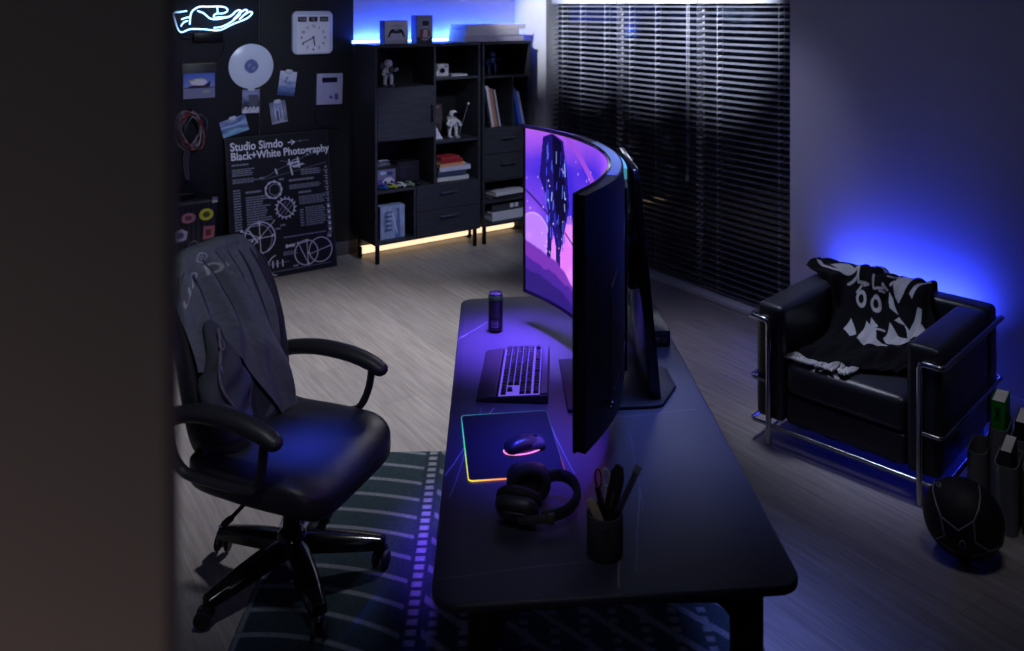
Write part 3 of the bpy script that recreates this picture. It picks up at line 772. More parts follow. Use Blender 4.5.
cv.rect(.045, .02, .06, .10, C255(60, 66, 100)); cv.rect(.072, .03, .082, .12, C255(90, 96, 140)); cv.rect(0, 0, .125, .012, C255(170, 172, 190))
photo('silvery photo print with dark vertical bars, lowest right of the pinned photos', -.639, 1.212, .125, .17, -8, cv)
cv = photo_cv(.20, .125, 4, [(96, 140, 180), (150, 190, 214), (66, 96, 150), (170, 190, 224), (70, 96, 160), (190, 200, 226)], (2.2, .35))
photo('blue sea photo print tilted just above the poster', -.981, 1.130, .195, .125, -15, cv)

# small white device with a dark slot
r = thing('wall_device', 'white square device with a dark slot display under the clock', 'device', wallp(-.222, 1.372, .0), YAW)
mb = MB(); mb.box((-.11, -.022, -.125), (.11, 0, .125), .006, RY(1.5)); mb.build('case', M('device_white', rgb(158, 156, 190), .4, var=.03), r)
mb = MB(); mb.box((-.068, -.0235, .052), (.06, -.021, .093), .001, RY(1.5)); mb.build('display', M('display_dark', rgb(24, 24, 36), .2), r)
mb = MB(); mb.box((.04, -.0235, -.09), (.07, -.021, -.04), .001); mb.box((-.005, -.0232, -.078), (.02, -.021, -.055), .001); mb.build('button', M('button_blue', rgb(66, 70, 130), .4), r)
mb = MB(); mb.tube(spline([(-.10, -.006, -.12), (-.13, -.004, -.22), (-.06, -.004, -.30), (.09, -.004, -.33)], 8), .003, 6); mb.build('cable', BLACKM, r)

# bundle of cables on a hook
r = thing('cable_bundle', 'bundle of coiled red, white and black cables hanging on a hook', 'cables', wallp(-1.318, 1.130, .055), YAW)
rr = random.Random(3)
cabs = [M('cable_red', rgb(130, 40, 40), .5), M('cable_white', rgb(130, 128, 140), .5), M('cable_black', rgb(30, 30, 34), .5), M('cable_grey', rgb(84, 80, 92), .5)]
for i in range(14):
    rx, rz_ = rr.uniform(.05, .125), rr.uniform(.11, .15); off = rr.uniform(-.02, .03); ph = rr.uniform(-.25, .25)
    pts = [(rx * cos(a) + off + ph * .12 * sin(a), rr.uniform(-.03, .03), rz_ * sin(a) + .0) for a in [2 * pi * k / 14 for k in range(14)]]
    mb = MB(); mb.tube(spline(pts, 4, True), .0042, 6, True); mb.build('coil', cabs[i % 4], r)
mb = MB()
for k in range(3): mb.tube(spline([(-.03 + .02 * k, 0, -.12), (-.04 + .015 * k, .01, -.22), (-.02 + .01 * k, .02, -.36)], 8), .004, 6)
mb.build('loose_end', cabs[3], r)
mb = MB(); mb.tube([(0, .05, .15), (0, -.05, .15), (0, -.055, .17)], .005, 8); mb.build('hook', BLACKM, r)

# suitcase with stickers
r = thing('suitcase', 'black ribbed suitcase with colourful stickers standing behind the office chair', 'suitcase', RW(-1.405, .13, .0), YAW)
sb = M('suitcase_black', rgb(22, 23, 28), .35, var=.06)
mb = MB(); mb.box((-.23, 0, .05), (.23, .22, .665), .035, seg=4)
for i in range(12):
    x = -.19 + i * .0345; mb.box((x - .008, -.006, .09), (x + .008, .02, .63), .004)
mb.build('shell', sb, r)
mb = MB(); mb.tube(spline([(-.07, .08, .66), (-.065, .08, .695), (.065, .08, .695), (.07, .08, .66)], 6), .011, 8); mb.build('handle', BLACKM, r)
for x in (-.19, .19):
    for y in (.04, .18):
        mb = MB(); mb.cyl((0, 0, 0), .026, .02, 16, mtx=TR(x, y, .026) @ RX(90), bev=.004); mb.box((x - .012, y - .014, .03), (x + .012, y + .014, .06)); mb.build('wheel', BLACKM, r)
for x in (-.21, .21):
    mb = MB(); mb.box((x - .022, -.004, .63), (x + .022, .03, .668), .006)
    mb.build('corner_guard', M('steel', rgb(170, 172, 180), .3, metal=1.), r)
def sticker(name, x, z, pts, c, inner=None, ring=False):
    if ring:
        mb = MB(); mb.tube([(x + .034 * cos(a), -.008, z + .037 * sin(a)) for a in [2 * pi * k / 24 for k in range(24)]], .0045, 5, True); mb.build('sticker', c, r); return
    mb = MB(); mb.prism([(x + p, z + q) for p, q in pts], .007, .0085, 0, RX(90)); o = mb.build('sticker', c, r, smooth=0)
    if inner:
        mb = MB(); mb.prism([(x + p * .5, z + q * .5) for p, q in pts], .0084, .0092, 0, RX(90)); mb.build('motif', inner, o, smooth=0)
ell = lambda a, b: [(a * cos(2 * pi * k / 20), b * sin(2 * pi * k / 20)) for k in range(20)]
S = lambda n, *c: M('sticker_' + n, rgb(*c), .5)
sticker('pink', .025, .545, ell(.05, .036), S('pink', 170, 110, 130), S('rose', 110, 50, 70))
sticker('yellow', .148, .555, ell(.05, .042), S('yellow', 190, 190, 40), S('olive', 70, 70, 20))
sticker('white', -.03, .43, [(-.045, -.03), (-.02, -.045), (.04, -.035), (.05, .02), (.01, .045), (-.04, .03)], S('white', 180, 176, 196), S('violet', 80, 70, 120))
sticker('red', .16, .425, [(-.036, -.046), (.042, -.04), (.046, .044), (-.03, .046)], S('pinkred', 170, 96, 106), S('dark_red', 100, 30, 44))
sticker('ring', .062, .34, None, S('grey', 110, 112, 130), ring=True); sticker('ring', -.05, .275, None, S('grey', 110, 112, 130), ring=True)

# ------------------------------------------------------------------ poster leaning on the board
PW, PH = .79, 1.045
r = thing('poster', 'tall black framed poster with white lettering and circle drawings leaning on the pegboard', 'poster', RW(-.655, .16, .004), 0, rot=(radians(-11.2), 0, YAW))
MB().box((-PW / 2 - .012, .001, 0), (PW / 2 + .012, .022, PH + .02), .003).build('frame', M('frame_black', rgb(14, 14, 16), .5), r, smooth=0)
bgp = C255(20, 21, 27); Wt = C255(214, 214, 232); Gt = C255(140, 142, 160)
cv = Canvas(PW, PH, 300, bgp)
X = lambda px: (px - 245) / 395 * PW          # measured along the poster's own width
def Y(v): return PH * (1 - v)
def block(x0, v0, x1, v1, rows, c, jag=.25, seed=0):
    q = random.Random(seed)
    for i in range(rows):
        a = v0 + (v1 - v0) * i / rows; b = a + (v1 - v0) / rows * .55
        e = x1 - (x1 - x0) * q.uniform(0, jag)
        x = x0
        while x < e:
            wd = q.uniform(.012, .035); cv.rect(x, Y(b), min(x + wd, e), Y(a), c); x += wd + .004
block(.03, .185, .155, .205, 1, Gt, 0); block(.03, .22, .20, .275, 4, Gt, .2, 1); block(.03, .29, .24, .325, 3, Gt, .25, 2)
block(.03, .365, .085, .66, 16, Gt, .05, 3); block(.12, .385, .24, .41, 1, Gt, 0); block(.12, .425, .32, .645, 13, Gt, .45, 4)
block(.56, .27, .72, .315, 3, Gt, .1, 5); block(.46, .335, .66, .36, 1, Gt, 0); block(.46, .375, .72, .41, 3, Gt, .1, 6); block(.53, .43, .63, .455, 1, Gt, 0)
block(.53, .465, .75, .53, 5, Gt, .12, 7); block(.53, .56, .56, .69, 7, Gt, 0, 8); block(.575, .55, .74, .69, 9, Gt, .25, 9); block(.39, .74, .73, .755, 1, Gt, 0)
block(.38, .845, .50, .875, 3, Gt, .2, 10); block(.40, .80, .47, .83, 1, Wt, 0)
for i in range(12): cv.disc(.765, Y(.27 + i * .042), .009 + .003 * (i > 6), Wt if i > 6 else Gt)
for i in range(12):
    v = .27 + i * .042; cv.rect(.745, Y(v + .028), .778, Y(v + .02), Gt)
# crossing curves with a small assembly
pts = [(.22, .31), (.30, .29), (.40, .245), (.50, .215), (.60, .175), (.72, .15)]
for (a, b), (c, d) in zip(pts, pts[1:]): cv.line(a, Y(b), c, Y(d), .0016, Gt)
cv.line(.25, Y(.315), .77, Y(.235), .0012, Gt); cv.line(.40, Y(.19), .60, Y(.235), .0016, Gt)
for a, b, c, d in ((.47, .19, .49, .30), (.46, .22, .55, .21), (.50, .24, .58, .23), (.54, .18, .55, .25), (.36, .25, .37, .28)): cv.line(a, Y(b), c, Y(d), .006, Wt)
cv.ring(.52, Y(.22), .03, .0025, Wt)
cv.line(.52, Y(.06), .64, Y(.055), .0015, Gt); cv.disc(.57, Y(.057), .007, Gt)
# gear rings
cv.ring(.335, Y(.395), .062, .004, Wt); cv.ring(.345, Y(.395), .043, .003, Gt)
for i in range(9):
    a = 2 * pi * i / 9; cv.disc(.335 + .062 * cos(a), Y(.395) + .062 * sin(a), .009, Wt)
cv.ring(.42, Y(.535), .068, .004, Wt)
for i in range(16):
    a = 2 * pi * i / 16; cv.line(.42 + .066 * cos(a), Y(.535) + .066 * sin(a), .42 + .082 * cos(a), Y(.535) + .082 * sin(a), .0045, Wt)
for dx in (-.035, 0, .035): cv.line(.38 + dx, Y(.58) , .46 + dx, Y(.49), .0025, Gt)
cv.line(.38, Y(.49), .46, Y(.58), .003, Wt)
# large wheel, pair of circles and bracket
cv.ring(.21, Y(.72), .115, .0042, Wt); cv.ring(.185, Y(.73), .115, .003, Gt)
cv.line(.21, Y(.60), .21, Y(.835), .003, Wt); cv.line(.09, Y(.725), .31, Y(.72), .003, Wt); cv.line(.12, Y(.80), .33, Y(.61), .0025, Wt); cv.line(.07, Y(.655), .21, Y(.72), .0025, Wt); cv.line(.13, Y(.66), .19, Y(.75), .005, Wt)
for p in ((.21, .62), (.21, .825), (.31, .715), (.21, .72), (.075, .655), (.15, .735)): cv.disc(p[0], Y(p[1]), .010, Wt)
cv.ring(.56, Y(.875), .092, .0035, Wt); cv.ring(.675, Y(.87), .092, .0035, Wt)
cv.line(.50, Y(.80), .57, Y(.955), .0028, Wt); cv.line(.57, Y(.79), .57, Y(.955), .0028, Wt); cv.line(.59, Y(.89), .765, Y(.85), .0028, Wt); cv.line(.49, Y(.805), .58, Y(.795), .003, Wt)
for p in ((.57, .79), (.57, .955), (.50, .80), (.575, .88)): cv.disc(p[0], Y(p[1]), .010, Wt)
cv.ring(.335, Y(.93), .075, .0035, Wt, a0=100, a1=262); cv.line(.27, Y(.92), .42, Y(.915), .002, Gt)
for x in (.295, .33, .37): cv.line(x, Y(.90), x, Y(.94), .005, Wt)
for p in ((.25, .30), (.40, .325), (.39, .655), (.35, .675), (.24, .895), (.47, .955)): cv.rect(p[0] - .02, Y(p[1]) - .006, p[0] + .02, Y(p[1]) + .006, Gt)
cv.rect(.20, Y(.975), .75, Y(.972), Gt)
printed('print', cv, MV('poster_print', .45, .3), r, loc=(0, 0, .01))
PWH = M('poster_white', rgb(226, 226, 240), .5)
SX = lambda k: Matrix.Diagonal((k, 1, 1, 1))
for body, size, x, z, k, bold in (('Studio Simdo', .088, .025, PH - .082, .86, .0016), ('Black+White Photography', .082, .025, PH - .152, .885, .0016), ('B+W', .035, .40, PH * .19, 1, .001), ('.JO', .034, .16, PH * .075, 1, .001), ('FFF', .034, .14, PH * .04, 1, .001), ('10', .034, PW - .055, PH * .22, 1, .001)):
    mb = MB(); mb.text(body, size, TR(-PW / 2 + x, -.0012, z) @ RX(90) @ SX(k), .0004, bold=bold); mb.build('lettering', PWH, r, smooth=0)
mb = MB(); mb.prism([(.075, PH - .051), (.119, PH - .051), (.099, PH - .040), (.105, PH - .034), (.135, PH - .055), (.105, PH - .076), (.099, PH - .070), (.119, PH - .059), (.075, PH - .059)], .0006, .0016, 0, RX(90)); mb.build('arrow', PWH, r, smooth=0)
# ------------------------------------------------------------------ rug
RUGX, RUGY, RUGW, RUGH = -.02, 1.40, 1.70, 2.475
cv = Canvas(RUGW, RUGH, 360, rgb(44, 57, 66))
st = rgb(106, 112, 124)
for i in range(13):
    cv.ring(.07, .60, .76 + .115 * i, .0100, st)
right = Canvas(RUGW, RUGH, 360, rgb(44, 57, 66))
for i in range(-4, 26):
    b = .16 * i; right.line(b - 1.5, 2.5, b + 1.3, -.3, .0125, st)
for j in range(11):
    x = .64 + .10 * j
    for i in range(56): right.rect(x - .014, .02 + .044 * i, x + .014, .02 + .044 * i + .024, st)
mask = np.clip((cv.X - .57) / cv.px, 0, 1)[..., None]
cv.a = cv.a * (1 - mask) + right.a * mask
cv.rect(.535, 0, .605, RUGH, rgb(40, 52, 62))
for i in range(54): cv.rect(.553, .01 + .046 * i, .587, .01 + .046 * i + .026, rgb(122, 126, 138))
for x in (.012, RUGW - .012): cv.rect(x - .008, 0, x + .008, RUGH, st)
nz = np.random.RandomState(2).rand(*cv.X.shape)
cv.a *= (.78 + .44 * nz[..., None])
rug = thing('rug', 'dark teal patterned rug with pale arcs and dashed stripes under the desk and office chair', 'rug', (RUGX, RUGY, 0), radians(1.3))
MB().box((-RUGW / 2, 0, .0005), (RUGW / 2, RUGH, .0065), .002).build('backing', M('rug_backing', rgb(50, 60, 70), .95, spec=.05), rug, smooth=0)
printed('pile', cv, MV('rug_pile', .95, .05, bump=.6, bscale=260), rug, fn=lambda u, v: ((u - .5) * RUGW, v * RUGH, .0072))

# ------------------------------------------------------------------ desk
DT = .74
def desk_mat():
    m = bpy.data.materials.new('desk_slate'); m.use_nodes = True
    nt = m.node_tree; b = nt.nodes['Principled BSDF']; L = nt.links.new
    tc = nt.nodes.new('ShaderNodeTexCoord'); sp = nt.nodes.new('ShaderNodeSeparateXYZ')
    nz = nt.nodes.new('ShaderNodeTexNoise'); nz.inputs['Scale'].default_value = 3.5; nz.inputs['Detail'].default_value = 5
    L(tc.outputs['Object'], nz.inputs['Vector']); L(tc.outputs['Object'], sp.inputs[0])
    base = nt.nodes.new('ShaderNodeValToRGB'); base.color_ramp.elements[0].color = (*rgb(50, 52, 62), 1); base.color_ramp.elements[1].color = (*rgb(64, 66, 78), 1)
    L(nz.outputs['Fac'], base.inputs['Fac'])
    cur = base.outputs['Color']
    wob = nt.nodes.new('ShaderNodeMath'); wob.operation = 'MULTIPLY_ADD'; wob.inputs[1].default_value = .035; wob.inputs[2].default_value = -.0175; L(nz.outputs['Fac'], wob.inputs[0])
    # thin straight veins, (x0,y0,x1,y1) in world metres on the top, width, colour
    for (x0, y0, x1, y1, wd, cc) in ((.30, 2.36, .243, 1.90, .0022, (140, 112, 116)), (.345, 2.30, .29, 1.95, .0015, (96, 96, 120)), (-.17, 1.93, .25, 2.0, .0014, (92, 96, 114)),
                                     (-.19, 2.35, -.06, 2.75, .0016, (150, 150, 184)), (-.17, 2.25, -.10, 2.75, .0012, (130, 130, 164)), (-.22, 3.30, -.07, 3.55, .0013, (150, 150, 200)), (.30, 2.68, .60, 2.74, .0014, (100, 100, 122)), (.36, 2.60, .34, 2.2, .0012, (84, 84, 104)), (.10, 2.72, .17, 2.36, .0014, (110, 134, 150))):
        dx, dy = x1 - x0, y1 - y0; ln = sqrt(dx * dx + dy * dy); a, c_ = -dy / ln, dx / ln
        X0, Y0 = x0 - DCX, y0 - DCY
        def dot(p, q, off):
            m1 = nt.nodes.new('ShaderNodeMath'); m1.operation = 'MULTIPLY'; m1.inputs[1].default_value = p; L(sp.outputs['X'], m1.inputs[0])
            m2 = nt.nodes.new('ShaderNodeMath'); m2.operation = 'MULTIPLY_ADD'; m2.inputs[1].default_value = q; L(sp.outputs['Y'], m2.inputs[0]); L(m1.outputs[0], m2.inputs[2])
            m3 = nt.nodes.new('ShaderNodeMath'); m3.operation = 'ADD'; m3.inputs[1].default_value = -off; L(m2.outputs[0], m3.inputs[0]); return m3.outputs[0]
        d = dot(a, c_, a * X0 + c_ * Y0)
        s1 = nt.nodes.new('ShaderNodeMath'); s1.operation = 'ADD'; L(d, s1.inputs[0]); L(wob.outputs[0], s1.inputs[1])
        ab = nt.nodes.new('ShaderNodeMath'); ab.operation = 'ABSOLUTE'; L(s1.outputs[0], ab.inputs[0])
        lt = nt.nodes.new('ShaderNodeMath'); lt.operation = 'LESS_THAN'; lt.inputs[1].default_value = wd; L(ab.outputs[0], lt.inputs[0])
        al = dot(dx / ln, dy / ln, (dx * X0 + dy * Y0) / ln)
        g = nt.nodes.new('ShaderNodeMath'); g.operation = 'GREATER_THAN'; g.inputs[1].default_value = 0; L(al, g.inputs[0])
        h = nt.nodes.new('ShaderNodeMath'); h.operation = 'LESS_THAN'; h.inputs[1].default_value = ln; L(al, h.inputs[0])
        p1 = nt.nodes.new('ShaderNodeMath'); p1.operation = 'MULTIPLY'; L(g.outputs[0], p1.inputs[0]); L(h.outputs[0], p1.inputs[1])
        p2 = nt.nodes.new('ShaderNodeMath'); p2.operation = 'MULTIPLY'; L(p1.outputs[0], p2.inputs[0]); L(lt.outputs[0], p2.inputs[1])
        mx = nt.nodes.new('ShaderNodeMix'); mx.data_type = 'RGBA'; mx.inputs['B'].default_value = (*rgb(*cc), 1)
        L(cur, mx.inputs['A']); L(p2.outputs[0], mx.inputs['Factor']); cur = mx.outputs['Result']
    L(cur, b.inputs['Base Color']); b.inputs['Roughness'].default_value = .36; b.inputs['Specular IOR Level'].default_value = .45
    return m
DCX, DCY = .22, 2.85
desk = thing('desk', 'long dark slate topped desk with thin pale veins and black legs', 'desk', (DCX, DCY, 0))
def round_poly(P, r, seg=8):
    out = []; n = len(P)
    for i in range(n):
        p = Vector((*P[i], 0)); a = (Vector((*P[i - 1], 0)) - p).normalized(); b = (Vector((*P[(i + 1) % n], 0)) - p).normalized()
        ha = a.angle(b) / 2; t = r / math.tan(ha); c = p + (a + b).normalized() * (r / sin(ha))
        p0, p1 = p + a * t, p + b * t; v0, v1 = p0 - c, p1 - c; an = v0.angle(v1)
        for k in range(seg + 1):
            f = k / seg; q = (v0 * sin((1 - f) * an) + v1 * sin(f * an)) / sin(an) + c
            out.append((q.x, q.y))
    return out
quad = [(-.180, 1.842), (.662, 1.905), (.617, 3.885), (-.225, 3.765)]
MB().prism(round_poly([(x - DCX, y - DCY) for x, y in quad], .06), DT - .022, DT, .006, seg=3).build('desk_top', desk_mat(), desk)
LEGM = M('desk_leg_black', rgb(20, 21, 26), .45, var=.08)
for x, y in ((-.065, 1.93), (.545, 1.965), (.515, 3.74), (-.105, 3.66)):
    mb = MB(); lx, ly = x - DCX, y - DCY
    mb.prism(rrect(.068, .055, .008, 3, lx, ly), .0080, DT - .022, 0)
    s = 1 if x < .2 else -1
    arc = [(lx, DT - .022), (lx + s * .17, DT - .022), (lx + s * .17, DT - .055)] + [(lx + s * (.034 + .08 - .08 * sin(radians(a)) ), DT - .055 - .08 + .08 * cos(radians(a))) for a in range(0, 91, 15)] + [(lx, DT - .14)]
    mb.prism(arc, -ly - .022, -ly + .022, 0, RX(90))
    mb.build('leg', LEGM, desk)
mb = MB()
for y0, xa, xb in ((1.945, -.06, .54), (3.70, -.10, .51)): mb.box((xa - DCX, y0 - DCY - .02, DT - .052), (xb - DCX, y0 - DCY + .02, DT - .0225))
for xa, xb in ((-.08, -.115), (.53, .505)):
    mb.box((xa - DCX - .02, 1.95 - DCY, DT - .05), (xb - DCX + .045, 3.68 - DCY, DT - .0225))
mb.build('apron', LEGM, desk, smooth=0)

# ------------------------------------------------------------------ curved monitor
MR, PHM, SAG = 1.0875, radians(35.3), .20
mon = thing('monitor', 'huge black curved monitor showing a purple fantasy landscape, on a slab stand on the desk', 'monitor', (.109, 2.85, DT), radians(5.2))
ZB, ZT = .135, .812
def arc(phi, R, z): return (SAG - MR + R * cos(phi), R * sin(phi), z)
SW, SH = 1.32, .665
cv = Canvas(SW, SH, 330)
u, v = cv.X / SW, cv.Y / SH
n1 = cv.noise(.5, .35, 11); n2 = cv.noise(.16, .4, 12); n3 = cv.noise(.08, .08, 13)
def mixc(a, b, t): t = np.clip(t, 0, 1)[..., None]; return np.array(a) * (1 - t) + np.array(b) * t
cv.a = mixc(rgb(62, 40, 214), rgb(150, 84, 236), (n1 - .35) * 2.2)
cv.a = mixc(rgb(196, 112, 246), 0 * np.array([1, 1, 1]) + cv.a, np.clip(v * 1.9 - .15 + (n2 - .5) * .9, 0, 1))
cv.put(np.clip((v - .80) * 3 + (n1 - .5), 0, .7), rgb(196, 100, 236))
cv.disc(SW * .045, SH * .34, .10, rgb(184, 124, 255)); cv.ring(SW * .045, SH * .34, .10, .003, rgb(206, 160, 255))
cv.disc(SW * .24, SH * .28, .15, rgb(222, 118, 252)); cv.put(np.clip((n3 - .5) * 3, 0, .6) * (v < .55), rgb(226, 150, 255))
cv.poly([(SW * .20, SH), (SW * .235, SH), (SW * .50, SH * .74), (SW * .50, SH * .66)], rgb(150, 72, 214))
# dark hanging machine-like tower with blue glints
dk = rgb(26, 18, 104); KX = lambda a: SW * (.155 + (a - .53) * .30)
T_ = lambda pts: [(KX(x), SH * y) for x, y in pts]
cv.poly(T_([(.30, .97), (.46, 1.0), (.66, .97), (.74, .78), (.78, .60), (.72, .50), (.66, .40), (.60, .30), (.62, .16), (.54, .16), (.52, .34), (.46, .45), (.44, .30), (.40, .20), (.36, .24), (.39, .50), (.34, .62), (.24, .72)]), dk)
cv.poly(T_([(.46, 1.), (.62, .96), (.74, .60), (.62, .40), (.50, .58)]), rgb(10, 8, 46))
cv.line(0, SH * .62, KX(.42), SH * .50, .004, rgb(26, 18, 90)); cv.line(KX(.70), SH * .44, SW * .27, SH * .38, .004, rgb(26, 18, 90))
q = random.Random(9)
for i in range(46):
    x, y = q.uniform(.32, .70), q.uniform(.36, .97); L_ = q.uniform(.01, .05)
    cv.line(KX(x), SH * y, KX(x) + q.uniform(-.004, .004), SH * y - L_, q.uniform(.0012, .003), rgb(*q.choice([(70, 80, 240), (90, 120, 255), (150, 180, 255), (60, 48, 190)])))
for i in range(60):
    x, y = q.uniform(0, .6), q.uniform(.25, .9); cv.disc(SW * x, SH * y, q.uniform(.002, .004), rgb(222, 190, 255))
cv.line(KX(.57), SH * .17, KX(.58), SH * .04, .006, rgb(236, 186, 255)); cv.line(KX(.555), SH * .17, KX(.555), SH * .05, .003, rgb(150, 190, 255))
ridge = lambda base, amp, seed: base + amp * (cv.noise(.12, 5, seed) - .5)
cv.put((ridge(.33, .12, 21) - .62 * u - v) * 90, rgb(116, 50, 176)); cv.put((ridge(.24, .12, 22) - .45 * u - v) * 90, rgb(70, 34, 150)); cv.put((ridge(.13, .10, 23) - v - .25 * u) * 90, rgb(44, 26, 116))
ps = lambda a, b: arc(PHM * .99 * (1 - 2 * a), MR - .001, ZB + .008 + b * (ZT - ZB - .016))
printed('screen', cv, MV('screen_picture', .25, .4, emit=1.12), mon, fn=ps)
def shell():
    mb = MB(); t = bmesh.new(); nu, nv = 64, 24
    sm = lambda x: max(0, min(1, x)) ** 2 * (3 - 2 * max(0, min(1, x)))
    def thick(a, b):
        e = min(sm((.5 - abs(a - .5)) / .22), 1); f = sm((.5 - abs(b - .5)) / .10)
        return .030 + .012 * e + .006 * e * f
    fr = [[t.verts.new(arc(PHM * (1 - 2 * i / nu), MR + .001, ZB + (ZT - ZB) * j / nv)) for i in range(nu + 1)] for j in range(nv + 1)]
    bk = [[t.verts.new(arc(PHM * (1 - 2 * i / nu), MR + thick(i / nu, j / nv), ZB + (ZT - ZB) * j / nv)) for i in range(nu + 1)] for j in range(nv + 1)]
    for j in range(nv):
        for i in range(nu):
            t.faces.new((fr[j][i], fr[j][i + 1], fr[j + 1][i + 1], fr[j + 1][i])); t.faces.new((bk[j][i + 1], bk[j][i], bk[j + 1][i], bk[j + 1][i + 1]))
    for i in range(nu):
        t.faces.new((fr[0][i + 1], fr[0][i], bk[0][i], bk[0][i + 1])); t.faces.new((fr[nv][i], fr[nv][i + 1], bk[nv][i + 1], bk[nv][i]))
    for j in range(nv):
        t.faces.new((fr[j][0], fr[j + 1][0], bk[j + 1][0], bk[j][0])); t.faces.new((fr[j + 1][nu], fr[j][nu], bk[j][nu], bk[j + 1][nu]))
    bmesh.ops.recalc_face_normals(t, faces=list(t.faces)); mb._add(t); return mb
GB = M('monitor_black', rgb(24, 25, 32), .5, spec=.3, var=.05)
GL = M('monitor_gloss', rgb(16, 16, 22), .12, spec=.6)
shell().build('rear_shell', GB, mon)
per = [arc(PHM * (1 - 2 * i / 60), MR - .001, ZT) for i in range(61)] + [arc(-PHM, MR - .001, ZT - (ZT - ZB) * k / 20) for k in range(1, 21)] + [arc(-PHM * (1 - 2 * i / 60), MR - .001, ZB) for i in range(1, 61)] + [arc(PHM, MR - .001, ZB + (ZT - ZB) * k / 20) for k in range(1, 20)]
mb = MB(); mb.tube(per, .0065, 8, True); mb.build('bezel', GL, mon)
def arcslab(mb, p0, p1, z0, z1, r0, r1, n=24):
    t = bmesh.new(); rows = []
    for i in range(n + 1):
        ph = p0 + (p1 - p0) * i / n
        rows.append([t.verts.new(arc(ph, r, z)) for r, z in ((MR + r0, z0), (MR + r1, z0), (MR + r1, z1), (MR + r0, z1))])
    for a, b in zip(rows, rows[1:]):
        for k in range(4): t.faces.new((a[k], a[(k + 1) % 4], b[(k + 1) % 4], b[k]))
    t.faces.new(rows[0][::-1]); t.faces.new(rows[-1]); bmesh.ops.recalc_face_normals(t, faces=list(t.faces)); mb._add(t); return mb
arcslab(MB(), radians(-15), radians(17), ZB + .06, ZT - .06, .04, .055).build('rear_housing', GB, mon)
arcslab(MB(), radians(-21), radians(10), ZT - .004, ZT + .0015, .006, .036).build('lit_shell_top', M('lit_top_grey', rgb(150, 168, 170), .45, var=.1, vscale=60), mon)  # pale grey puts the lit look of the shell's top into its colour
arcslab(MB(), radians(-12), radians(8), ZT - .045, ZT - .012, .046, .054).build('rear_light', M('rear_light_teal', rgb(80, 170, 190), .3, emit=(.10, .45, .6), strength=.5), mon)
SEAM = M('seam_grey_dark', rgb(58, 60, 72), .4)
for pts in ([(-14, .70), (-17, .63), (-22, .565), (-25.5, .53), (-26.5, .50), (-26.5, .35), (-26.5, .22)], [(-25.5, .225), (-22, .25), (-17, .28), (-15, .285)]):
    mb = MB(); mb.tube(spline([arc(radians(p), MR + .0475 - .010 * max(0, (-p - 20) / 10), z) for p, z in pts], 5), .0022, 6); mb.build('seam', SEAM, mon, smooth=0)
mb = MB(); mb.cyl((0, 0, 0), .006, .004, 12, mtx=TR(*arc(radians(-28), MR + .049, .20)) @ RY(90)); mb.cyl((0, 0, 0), .011, .003, 14, mtx=TR(*arc(radians(-27), MR + .047, .20)) @ RY(90)); mb.build('joystick_button', GL, mon)
inv = (Matrix.Translation((.109, 2.85, DT)) @ Matrix.Rotation(radians(5.2), 4, 'Z')).inverted()
def ml(x, y, z): p = inv @ Vector((x, y, z)); return (p.x, p.y, p.z)
bp = [ml(x, y, DT)[:2] for x, y in ((.172, 3.10), (.180, 2.712), (.470, 2.742), (.492, 2.752), (.560, 2.885), (.553, 3.02), (.470, 3.13))]
MB().prism(bp, .0005, .012, .003).build('base_plate', M('stand_grey', rgb(26, 28, 34), .42, metal=.1, var=.05), mon)
# leaning slab of the stand
mb = MB()
prof = [(2.775, .752), (3.40, .752), (3.40, .80), (3.175, 1.49), (3.15, 1.52), (2.80, 1.505), (2.777, 1.475)]
t = bmesh.new(); A = []; B_ = []
for y, z in prof:
    k = (z - .752) / .738; xi = .458 - .058 * k; th = .034 - .012 * k
    A.append(t.verts.new(ml(xi, y, z))); B_.append(t.verts.new(ml(xi + th, y + .004, z)))
t.faces.new(A); t.faces.new(B_[::-1])
for i in range(len(A)): t.faces.new((A[i], A[(i + 1) % len(A)], B_[(i + 1) % len(A)], B_[i]))
bmesh.ops.recalc_face_normals(t, faces=list(t.faces)); bmesh.ops.bevel(t, geom=list(t.edges), offset=.003, segments=2, profile=.5, affect='EDGES'); mb._add(t)
mb.build('stand_panel', GL, mon)
mb = MB(); a = ml(.365, 2.93, 1.19); b = ml(.43, 2.96, 1.19); mb.tube([a, b], .07, 24); mb.box((b[0] - .03, b[1] - .05, b[2] - .12), (b[0] - .005, b[1] + .05, b[2] + .12), .004); mb.build('mount', GB, mon)

# box behind the stand
r = thing('connection_box', 'flat black connection box behind the monitor stand at the desk edge', 'electronics box', (.540, 3.235, DT), radians(1.5))
MB().box((-.030, 0, .004), (.068, .36, .062), .005).build('case', M('box_black', rgb(40, 42, 50), .3, var=.05), r)
mb = MB()
for x in (-.008, .018, .044): mb.box((x - .008, -.002, .018), (x + .008, .002, .034), .001)
mb.build('ports', M('port_metal', rgb(110, 100, 90), .35, metal=.8), r, smooth=0)
mb = MB()
for x in (-.018, .055):
    for y in (.03, .33): mb.cyl((x, y, .0022), .008, .0044, 12)
mb.build('foot', BLACKM, r)

